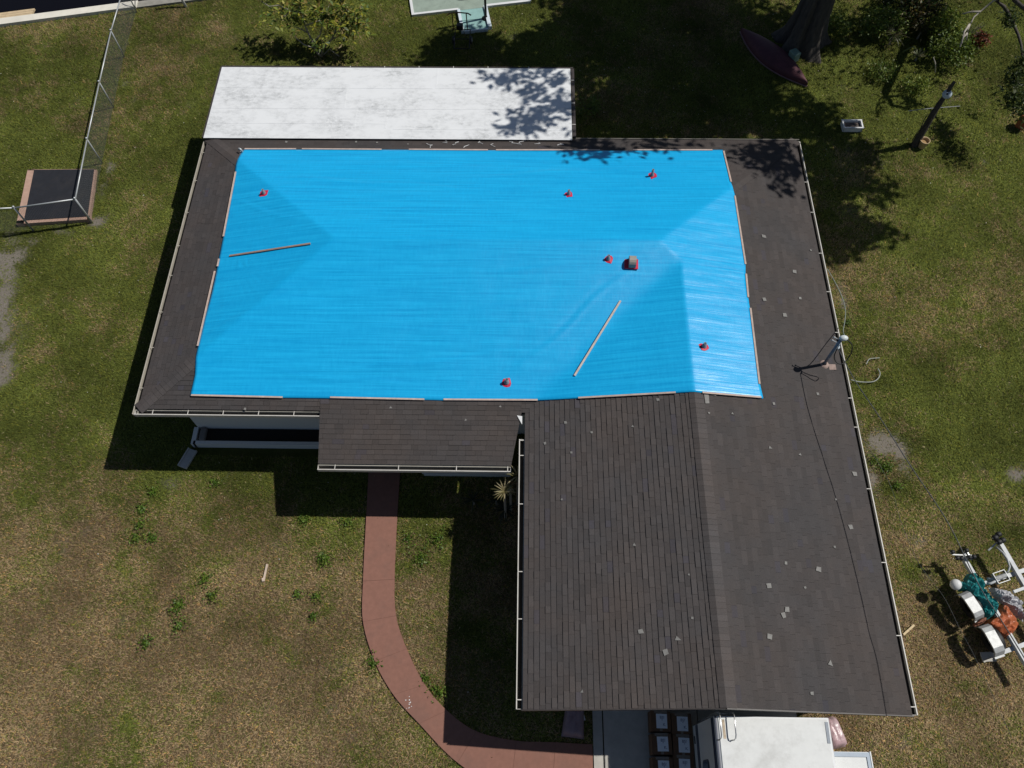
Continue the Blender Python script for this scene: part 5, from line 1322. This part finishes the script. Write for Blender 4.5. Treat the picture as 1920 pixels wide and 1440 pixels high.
# ------------------------------------------------------------------ boat trailer
tl = thing('boat_trailer', 'white galvanised boat trailer heaped with tarps at the right edge', 'trailer', (12.130, 4.748, 0.000))
ZT = .52
def TB(name, p, q, w, h, m=M['galv']):
    a = MB(); a.beam(p, q, w, h); return a.build(name, m, tl)
TB('rail', (11.134, 5.734, 0.520), (12.096, 2.872, 0.520), .10, .12, M['trailer']); TB('rail', (12.152, 6.104, 0.520), (12.925, 3.560, 0.520), .10, .12, M['trailer'])
TB('crossbar', (11.553, 5.117, 0.430), (13.653, 5.791, 0.430), .10, .08, M['trailer']); TB('crossbar', (11.365, 3.406, 0.430), (13.392, 4.080, 0.430), .10, .08, M['trailer'])
TB('crossbar', (12.136, 4.885, 0.550), (12.496, 5.008, 0.550), .07, .07, M['trailer'])
def roller(c, ax, m=M['black'], r=.055, l=.09):
    a = MB(); ax = Vector(ax).normalized(); q = ax.to_track_quat('Z', 'Y').to_matrix(); a.lathe(c, [(.001, -l / 2), (r * .8, -l / 2), (r, -l / 4), (r, l / 4), (r * .8, l / 2), (.001, l / 2)], 14, 0, q); ro = a.build('roller', m, tl, True)
    a = MB(); a.lathe(c, [(.001, -l / 2 - .012), (.022, -l / 2 - .012), (.022, l / 2 + .012), (.001, l / 2 + .012)], 8, 0, q); a.build('hub', M['galv'], ro)
AXD = Vector((12.096, 2.872, 0.520)) - Vector((11.134, 5.734, 0.520)); AXN = Vector((-AXD.y, AXD.x, 0)).normalized(); AXD.normalize()
for c in ((10.793, 5.822, 0.720), (10.877, 5.674, 0.720), (10.979, 5.662, 0.720), (11.149, 5.867, 0.720), (11.185, 5.692, 0.720), (11.294, 5.707, 0.720)): roller(c, AXN * -1)
TB('roller_arm', (10.818, 5.783, 0.620), (11.384, 5.763, 0.620), .03, .04, M['fender']); TB('roller_arm', (11.096, 5.684, 0.600), (11.163, 5.912, 0.660), .04, .04); TB('roller_arm', (11.189, 5.858, 0.660), (11.255, 5.642, 0.660), .03, .03)
for c in ((11.936, 6.197, 0.750), (12.038, 6.282, 0.750), (12.000, 6.088, 0.750), (12.104, 6.131, 0.750)): roller(c, AXN, M['black'], .07, .12)
TB('roller_arm', (11.794, 5.925, 0.550), (11.980, 6.087, 0.660), .035, .035); TB('roller_arm', (11.996, 6.198, 0.660), (12.107, 6.061, 0.660), .035, .035)
a = MB(); a.tube([(12.047, 6.025, 0.500), (12.099, 5.854, 0.620), (12.150, 5.680, 0.660), (12.176, 5.503, 0.620), (12.163, 5.414, 0.550), (12.109, 5.360, 0.500)], .025, 8); a.build('bow_tube', M['trailer'], tl, True)
wc = Vector((11.891, 5.238, 0.600)); a = MB()
for k in (-1, 1): a.beam(wc + AXN * .17 + AXD * .13 * k, wc - AXN * .17 + AXD * .13 * k, .016, .10); a.beam(wc + AXN * .16 * k + AXD * .13, wc + AXN * .16 * k - AXD * .13, .016, .10)
a.tube([wc + AXN * .15, wc - AXN * .15], .06, 10); a.build('winch_frame', M['fender'], tl)
a = MB(); a.tube([(11.537, 5.087, 0.550), (11.613, 5.076, 0.600), (11.732, 5.130, 0.600), (11.847, 5.171, 0.600)], .03, 8); a.tube([(11.597, 5.220, 0.500), (11.700, 5.208, 0.550), (11.803, 5.162, 0.580)], .03, 8); a.build('hose', M['trailer'], tl, True)

def fender(p, q, w):
    p, q = Vector(p), Vector(q); d = q - p; L_ = d.length; d.normalize(); n_ = Vector((-d.y, d.x, 0)).normalized() * (w / 2)
    prof = [(0, -.20), (.02, -.02), (.10, .07), (.25, .10), (.75, .10), (.90, .06), (.98, -.03), (1.0, -.06), (1.06, -.065)]
    vs = []; fs = []
    for t, dz in prof:
        c = p + d * (L_ * t); c.z = .66 + dz; vs += [c - n_, c + n_, c - n_ - Vector((0, 0, .05)), c + n_ - Vector((0, 0, .05))]
    K_ = len(prof)
    for i in range(K_ - 1):
        b0, b1 = i * 4, i * 4 + 4
        fs += [(b0, b0 + 1, b1 + 1, b1), (b0 + 2, b0, b1, b1 + 2), (b0 + 1, b0 + 3, b1 + 3, b1 + 1)]
    a = MB(); a.add(vs, fs); return a.build('fender', M['fender'], tl)
fender((10.830, 4.840, 0.720), (11.103, 4.193, 0.720), .26); fender((11.135, 4.068, 0.720), (11.363, 3.359, 0.720), .26)
for c in ((11.141, 4.579, 0.350), (11.450, 3.767, 0.350)):
    q = AXN.to_track_quat('Z', 'Y').to_matrix(); a = MB(); a.lathe(c, [(.14, -.09), (.30, -.09), (.32, -.05), (.32, .05), (.30, .09), (.14, .09)], 24, 0, q); wo = a.build('wheel', M['black'], tl, True)
    a = MB(); a.lathe(c, [(.001, .03), (.05, .05), (.14, .085), (.15, .085)], 16, 0, q); a.build('rim', M['trailer'], wo, True)

def heap(name, poly, z0, hgt, m, label, cat, seed, ridge=.10, freq=3.2, step=.026, ang=0.0):
    pa = np.array([p[:2] for p in poly]); lo, hi = pa.min(0), pa.max(0)
    xs, ys = np.arange(lo[0], hi[0] + step, step), np.arange(lo[1], hi[1] + step, step)
    X_, Y_ = np.meshgrid(xs, ys, indexing='ij'); ins = inpoly(X_, Y_, pa)
    dmin = np.full(X_.shape, 9.0)
    for i in range(len(pa)):
        p, q = pa[i], pa[(i + 1) % len(pa)]; e_ = q - p; t_ = np.clip(((X_ - p[0]) * e_[0] + (Y_ - p[1]) * e_[1]) / (e_ @ e_), 0, 1)
        dmin = np.minimum(dmin, np.hypot(X_ - p[0] - t_ * e_[0], Y_ - p[1] - t_ * e_[1]))
    u_ = X_ * math.cos(ang) + Y_ * math.sin(ang); v_ = -X_ * math.sin(ang) + Y_ * math.cos(ang)
    warp = fbm(X_, Y_, .35, seed + 9, 3)
    rd = 1 - np.abs(2 * fbm(u_ * .45 + warp * .5, v_ * 1.0 + warp * .35, 1 / freq, seed, 3) - 1)
    Z_ = z0 + hgt * np.clip(dmin / .22, 0, 1) ** .6 + ridge * (rd - .7) * np.clip(dmin / .08, 0, 1)
    Z_ = np.where(dmin < step * 1.5, Z_ - .12, Z_)
    id_ = -np.ones(X_.shape, int); vs = []; fs = []
    for i in range(X_.shape[0]):
        for j in range(X_.shape[1]):
            if ins[i, j]: id_[i, j] = len(vs); vs.append((X_[i, j], Y_[i, j], Z_[i, j]))
    for i in range(X_.shape[0] - 1):
        for j in range(X_.shape[1] - 1):
            c_ = [id_[i, j], id_[i + 1, j], id_[i + 1, j + 1], id_[i, j + 1]]; c_ = [k for k in c_ if k >= 0]
            if len(c_) >= 3: fs.append(tuple(c_))
    a = MB(); a.add(vs, fs); o = a.build(name, m, None, False); return tag(o, label, cat, 'tarps heaped on the boat trailer')
heap('crumpled_tarp', [(11.133, 5.335, 0.750), (11.261, 5.377, 0.750), (11.452, 5.155, 0.750), (11.458, 4.880, 0.750), (11.686, 4.574, 0.750), (11.570, 4.332, 0.750), (11.316, 4.190, 0.750), (11.206, 4.403, 0.750), (11.101, 4.746, 0.750), (10.940, 4.874, 0.750), (10.777, 4.897, 0.750), (10.823, 4.976, 0.750), (10.757, 5.132, 0.750), (10.626, 5.183, 0.750), (10.806, 5.172, 0.750), (10.953, 5.135, 0.750)][::-1], .58, .18, M['teal'], 'crumpled teal tarp bundled on the boat trailer', 'tarp', 601, .30, 6.5, ang=-.9)
heap('crumpled_tarp', [(11.751, 4.629, 0.680), (11.927, 4.568, 0.680), (11.997, 4.403, 0.680), (12.114, 4.089, 0.680), (11.770, 3.762, 0.680), (11.619, 3.809, 0.680), (11.493, 3.906, 0.680), (11.288, 4.141, 0.680), (11.430, 4.243, 0.680), (11.637, 4.347, 0.680)][::-1], .50, .16, M['orange'], 'crumpled orange brown tarp below the teal one on the trailer', 'tarp', 602, .20, 3.4, ang=.6)
heap('crumpled_tarp', [(11.636, 5.063, 0.600), (11.831, 5.013, 0.600), (12.075, 4.951, 0.600), (12.235, 4.822, 0.600), (12.393, 4.695, 0.600), (12.296, 4.170, 0.600), (12.093, 4.357, 0.600), (11.968, 4.560, 0.600), (11.796, 4.687, 0.600), (11.681, 4.841, 0.600)][::-1], .46, .10, M['silver'], 'crumpled silver tarp right of the teal one on the trailer', 'tarp', 603, .28, 7.0, ang=-.5)
heap('rag', [(10.912, 4.090, 0.720), (11.103, 4.243, 0.720), (11.244, 4.296, 0.720), (11.320, 4.196, 0.720), (11.167, 4.093, 0.720), (10.943, 4.016, 0.720)][::-1], .66, .08, M['brownrag'], 'brown rag draped between the two trailer fenders', 'rag', 604, .08, 5.0)
c = (10.676, 5.008, 0.720); a = MB(); a.sphere(c, .135, 18); o = a.build('buoy', mat('white_buoy', (.62, .62, .62), .35, .1, 6), None, True); tag(o, 'round white buoy poking out from the teal tarp', 'buoy')
a = MB(); p, q = Vector((11.236, 3.418, 0.040)), Vector((11.575, 3.435, 0.040)); a.beam(p, q, .22, .03); a.beam((11.248, 3.303, 0.060), (11.532, 3.406, 0.060), .04, .03); tag(a.build('plank', M['drive']), 'small pale edged plank on the ground behind the rear fender', 'plank')

# ------------------------------------------------------------------ camper, cartons, insulation packs
RX0, RX1, RYB, RZT = 3.985, 6.335, 1.72, 2.80
rv = thing('camper_trailer', 'white camper trailer backed up to the garage gable, ladder at its rear', 'camper', ((RX0 + RX1) / 2, -1.8, 0))
a = MB()
prof = [(RX0, .50), (RX1, .50), (RX1, 2.72), (RX1 - .03, 2.775), (RX1 - .07, RZT), (RX0 + .07, RZT), (RX0 + .03, 2.775), (RX0, 2.72)]
y0, y1 = -5.6, RYB
vs = [(x, y1, z) for x, z in prof] + [(x, y0, z) for x, z in prof]; n = len(prof)
fs = [tuple(range(n - 1, -1, -1)), tuple(range(n, 2 * n))]; sid = []
for k in range(n): fs.append((k, (k + 1) % n, n + (k + 1) % n, n + k))
a.add(vs, fs); body = a.build('body', M['rv_side'], rv)
a = MB(); a.prism([(RX0 + .075, y0 + .02), (RX1 - .075, y0 + .02), (RX1 - .075, RYB - .03), (RX0 + .075, RYB - .03)], RZT + .001, RZT + .012); rvroof = a.build('roof', M['rv_roof'], rv)
a = MB(); a.beam((RX1 - .09, RYB - .08, RZT + .016), (RX1 - .10, RYB - .48, RZT + .016), .06, .010); a.build('vent_strip', M['pipe'], rvroof)
a = MB(); a.beam((RX0 + .17, RYB - .06, RZT + .014), (RX0 + .17, RYB - .42, RZT + .014), .05, .005); a.build('rust_streak', mat('rusty_sealant', (.42, .34, .25), .8, .4, 12), rvroof)
a = MB(); a.beam((RX0 + .02, y0, 2.79), (RX0 + .02, RYB, 2.79), .03, .012)
a.beam((RX0 - .012, y0, 2.66), (RX0 - .012, RYB - .01, 2.66), .02, .05); a.beam((RX0 - .012, y0, 2.55), (RX0 - .012, RYB - .01, 2.55), .02, .035); a.build('side_trim', M['rv_stripe'], rv)
a = MB(); a.box((RX0 - .006, (y0 + RYB) / 2, .95), (.012, RYB - y0 - .02, .22)); a.build('stripe', M['rv_stripe'], rv)
a = MB(); a.box((RX0 - .008, RYB - .3, .66), (.016, .16, .06)); a.build('marker_lamp', M['black'], rv)
# rounded side window
def rrect_x(x, yc, zc, w, h, r, th):
    pts = []
    for cx_, cz_, a0 in ((w / 2 - r, h / 2 - r, 0), (-w / 2 + r, h / 2 - r, 90), (-w / 2 + r, -h / 2 + r, 180), (w / 2 - r, -h / 2 + r, 270)):
        for k in range(5): t = math.radians(a0 + k * 22.5); pts.append((yc + cx_ + r * math.cos(t), zc + cz_ + r * math.sin(t)))
    n_ = len(pts); vs = [(x - th, y, z) for y, z in pts] + [(x + th, y, z) for y, z in pts]
    return vs, [tuple(range(n_ - 1, -1, -1)), tuple(range(n_, 2 * n_))] + [(k, (k + 1) % n_, n_ + (k + 1) % n_, n_ + k) for k in range(n_)]
for yc in (.55, -2.2, -4.2):
    a = MB(); a.add(*rrect_x(RX0 - .004, yc, 1.62, .84, .62, .12, .012)); wi = a.build('window', M['rv_stripe'], rv)
    a = MB(); a.add(*rrect_x(RX0 - .016, yc, 1.62, .76, .54, .10, .006)); a.build('pane', M['rv_glass'], wi)
for yc in (-1.2, -2.1):
    for xx in (RX0 + .2, RX1 - .2):
        a = MB(); RMx = Matrix.Rotation(math.pi / 2, 3, 'Y'); a.lathe((xx, yc, .34), [(.12, -.1), (.31, -.1), (.34, -.05), (.34, .05), (.31, .1), (.12, .1)], 22, 0, RMx); wo = a.build('wheel', M['black'], rv, True)
        a = MB(); a.lathe((xx, yc, .34), [(.001, -.07), (.12, -.09), (.12, .09), (.001, .07)], 16, 0, RMx); a.build('rim', M['white_paint'], wo)
a = MB()
for x in (4.055, 4.345):
    a.tube([(x, RYB + .07, .7), (x, RYB + .07, 2.85), (x, RYB + .05, 2.97), (x, RYB - .02, 3.0), (x - .005, RYB - .36, 3.0), (x - .01, RYB - .42, 2.97), (x - .03, RYB - .45, 2.90), (x - .06, RYB - .45, 2.82)], .014, 8)
for z in (.9, 1.25, 1.6, 1.95, 2.3, 2.6): a.tube([(4.055, RYB + .07, z), (4.345, RYB + .07, z)], .012, 6)
a.build('ladder', M['chrome'], rv, True)
sx0, sx1, sy1 = RX1 + .003, 7.17, 1.12
a = MB(); a.prism([(sx0, -2.6), (sx1, -2.6), (sx1, sy1), (sx0, sy1)], .75, 2.40); so = a.build('slide_out', M['rv_side'], rv)
a = MB(); a.prism([(sx0, -2.55), (sx1 - .08, -2.55), (sx1 - .08, sy1 - .10), (sx0, sy1 - .10)], 2.401, 2.412); a.build('slide_roof', M['rv_roof'], so)
a = MB(); a.prism([(sx0, sy1 - .095), (sx1 - .075, sy1 - .095), (sx1 - .075, sy1 - .01), (sx0, sy1 - .01)], 2.401, 2.43); a.prism([(sx1 - .075, -2.6), (sx1 - .01, -2.6), (sx1 - .01, sy1 - .01), (sx1 - .075, sy1 - .01)], 2.401, 2.43); a.build('edge_trim', M['rv_trim'], so)
a = MB(); a.beam((sx1 + .012, -2.6, 2.41), (sx1 + .012, sy1 + .01, 2.41), .022, .05); a.build('white_rail', M['white_paint'], so)

def word(txt, size, loc, rz, parent, name='lettering'):
    cu = bpy.data.curves.new(name, 'FONT'); cu.body = txt; cu.size = size; cu.extrude = .001; cu.align_x = 'CENTER'; cu.align_y = 'CENTER'
    o = bpy.data.objects.new(name, cu); COL.objects.link(o)
    dg = bpy.context.evaluated_depsgraph_get(); me = bpy.data.meshes.new_from_object(o.evaluated_get(dg))
    bpy.data.objects.remove(o); bpy.data.curves.remove(cu)
    me.name = name; me.materials.clear(); me.materials.append(M['ink'])
    t = bpy.data.objects.new(name, me); COL.objects.link(t); t.parent = parent; t.location = loc; t.rotation_euler = (0, 0, rz); ORIG[t.name] = Vector((0, 0, 0)); return t

BXL = [['carton in the left row, nearest the garage gable', 'carton in the left row, second from the gable', 'carton in the left row, third from the gable', 'carton in the left row, fourth from the gable'],
       ['carton in the right row beside the camper, nearest the gable', 'carton in the right row beside the camper, second from the gable', 'carton in the right row beside the camper, third from the gable', 'carton in the right row beside the camper, fourth from the gable']]
BP = [[(3.262, 1.821, 0.500), (3.252, 1.338, 0.500), (3.240, 0.844, 0.500), (3.228, 0.353, 0.500)], [(3.736, 1.771, 0.500), (3.735, 1.322, 0.500), (3.710, 0.884, 0.500), (3.684, 0.444, 0.500)]]
bproto = None
for c_ in range(2):
    for r_ in range(4):
        x, y, z = BP[c_][r_]
        if bproto is None:
            bproto = thing('carton', BXL[0][0], 'box', (x, y, .035), 'cartons stacked beside the camper')
            a = MB(); a.bbox((0, 0, .235), (.46, .44, .47), .006); bd = a.build('body', M['cardboard'], bproto, local=True)
            a = MB(); a.box((0, 0, .4705), (.06, .43, .001)); a.box((0, .2, .471), (.30, .06, .001)); a.build('tape', M['tape'], bproto, local=True)
            a = MB(); a.box((.02, .0, .4725), (.25, .31, .002)); lb = a.build('label', M['label'], bproto, local=True)
            word('BS!', .085, (.03, .075, .4745), 0, lb); word('v', .06, (.03, .03, .4745), 0, lb); word('K.', .085, (.08, -.075, .4745), 0, lb)
            o = bproto
        else:
            o = bproto.copy(); COL.objects.link(o); o.location = (x, y, .035)
            for ch in list(bproto.children):
                k = ch.copy(); COL.objects.link(k); k.parent = o
                for g_ in list(ch.children):
                    g2 = g_.copy(); COL.objects.link(g2); g2.parent = k
            o['label'] = BXL[c_][r_]
        o.rotation_euler = (0, 0, random.uniform(-.03, .03))

def pack(loc, w, l, h, rz, label, m, seed):
    r = np.random.default_rng(seed); K_ = 14; vs = []; fs = []
    Mz = Matrix.Rotation(rz, 3, 'Z')
    for i in range(K_):
        for j in range(K_):
            u, v = 2 * i / (K_ - 1) - 1, 2 * j / (K_ - 1) - 1
            q = (1 - abs(u) ** 5) * (1 - abs(v) ** 5)
            z = h * (q ** .35) + r.normal() * .012 * (q > .1)
            taper = 1 - .12 * v
            p = Mz @ Vector((u * w / 2 * taper, v * l / 2, 0)); vs.append((loc[0] + p.x, loc[1] + p.y, max(.02, z) + loc[2]))
    fs = [(i * K_ + j, (i + 1) * K_ + j, (i + 1) * K_ + j + 1, i * K_ + j + 1) for i in range(K_ - 1) for j in range(K_ - 1)]
    a = MB(); a.add(vs, fs); o = a.build('insulation_pack', m, None, True); return tag(o, label, 'insulation pack', 'insulation packs by the garage')
pack((7.30, 1.66, .0), .40, .68, .38, .22, 'pink plastic wrapped insulation pack in the sun beside the camper', M['pinkbag'], 8)
pack((*(1.292, 1.861, 0.000)[:2], .0), .48, .78, .30, -.10, 'insulation pack in shade-darkened wrap lying in the shade left of the driveway', mat('shaded_pink_wrap', (.24, .17, .19), .5, .15, 8), 9)  # shade painted in: wrap colour darker than on the sunlit pack
a = MB(); x, y, z = (1.517, 1.906, 0.050); a.box((x, y, .05), (.07, .12, .02), .3); tag(a.build('paper_scrap', M['white_paint']), 'scrap of white paper beside the shaded insulation pack', 'litter')

# ------------------------------------------------------------------ grass
def grass(n, x0, x1, y0, y1, seed):
    r = np.random.default_rng(seed)
    x, y = r.uniform(x0, x1, n), r.uniform(y0, y1, n)
    keep = y < wall_y(x) - .02
    keep &= ~inpoly(x, y, np.array(HW)); keep &= ~((x > XW + .8) & (x < XE - .8) & (y > YS + .7) & (y < FY1 - .4) & ((y < YN) | (x < FX1)))
    keep &= ~inpoly(x + r.normal(0, .022, n), y + r.normal(0, .022, n), PATH_POLY); keep &= ~((x > DX0) & (x < DX1) & (y < 2.55))
    keep &= ~((x > -9.2) & (x < -4.5) & (y > 8.5) & (y < 9.3))
    keep &= ~inpoly(x, y, np.array([(q.x, q.y) for q in (A, B, C, D)]))
    dp = np.array([DK(0, 0)[:2], DK(W1 - .1, 0)[:2], DK(W1 - .1, -1.3)[:2], DK(W1 + 1.12, -1.3)[:2], DK(W1 + 1.12, 0)[:2], DK(4.65, 0)[:2], DK(4.65, 9)[:2], DK(0, 9)[:2]]); keep &= ~inpoly(x, y, dp)
    x, y = x[keep], y[keep]
    dry, sand, n2 = cover(x, y)
    k2 = r.random(len(x)) > sand * .93
    k2 &= r.random(len(x)) > dry * .25
    x, y, dry, sand, n2 = x[k2], y[k2], dry[k2], sand[k2], n2[k2]
    m = len(x)
    green = r.random(m) > dry * .8
    c = np.where(green[:, None], GREEN * 1.25 * (1 - .5 * dry[:, None]) + OLIVE * .6 * dry[:, None], BROWN * .74 + TAN * .33)
    tone = fbm(x, y, 1.3, 130, 4); c = c * r.uniform(.6, 1.35, (m, 1)) * (.46 + 1.50 * np.clip(tone, .15, .85))[:, None] * np.where(x > 8.2, 1.24, 1.06)[:, None]
    fl = r.random(m); c = np.where((fl < .010)[:, None], np.array([.28, .23, .13]) * r.uniform(.6, 1.3, (m, 1)), c)
    yel = (fl > .90); c[yel] = c[yel] * np.array([1.5, 1.25, .9])
    L_ = r.uniform(.05, .12, m); W_ = r.uniform(.005, .0125, m); el = r.uniform(.15, 1.0, m); az = r.uniform(0, 6.283, m)
    wide = fl < .05; W_[wide] *= 1.6; el[wide] *= .4
    d_ = np.stack([np.cos(az) * np.cos(el), np.sin(az) * np.cos(el), np.sin(el)], 1) * L_[:, None]
    s_ = np.stack([-np.sin(az), np.cos(az), np.zeros(m)], 1) * W_[:, None]
    zb = (fbm(x, y, 1.6, 90) - .5) * .05 - .035
    b_ = np.stack([x, y, zb], 1)
    return np.stack([b_ - s_, b_ + s_, b_ + d_], 1).reshape(-1, 3), c

gv_, gc_ = grass(2800000, -23, 21, -1.5, 29.5, 3)
go = fast_mesh('grass', gv_, 3, gc_, M['grass'])
tag(go, 'short mown grass, green and dry brown in patches', None, None, 'stuff')

# fallen leaves and pale specks on the lawn
r = np.random.default_rng(91); n = 1500
x, y = r.uniform(-20, 19, n), r.uniform(0, 27, n)
yd = r.random(n) < .45; x[yd] = r.uniform(0, 17, yd.sum()); y[yd] = r.uniform(18.5, 27, yd.sum())
k = (y < wall_y(x) - .3) & ~inpoly(x, y, np.array(HW)) & ~((x > XW) & (x < XE) & (y > YS) & (y < FY1)); x, y = x[k], y[k]
cen = np.stack([x, y, r.uniform(.01, .04, len(x))], 1); q, _ = leaf_quads(cen, .042, .028, None, r, .9)
lc = leaf_cols(len(x), [(.38, .30, .19), (.25, .17, .09), (.5, .44, .34), (.16, .09, .05), (.55, .53, .48)], r, .25)
tag(fast_mesh('fallen_leaves', q, 4, lc, M['leaf']), 'dry fallen leaves scattered over the lawn', None, None, 'stuff')
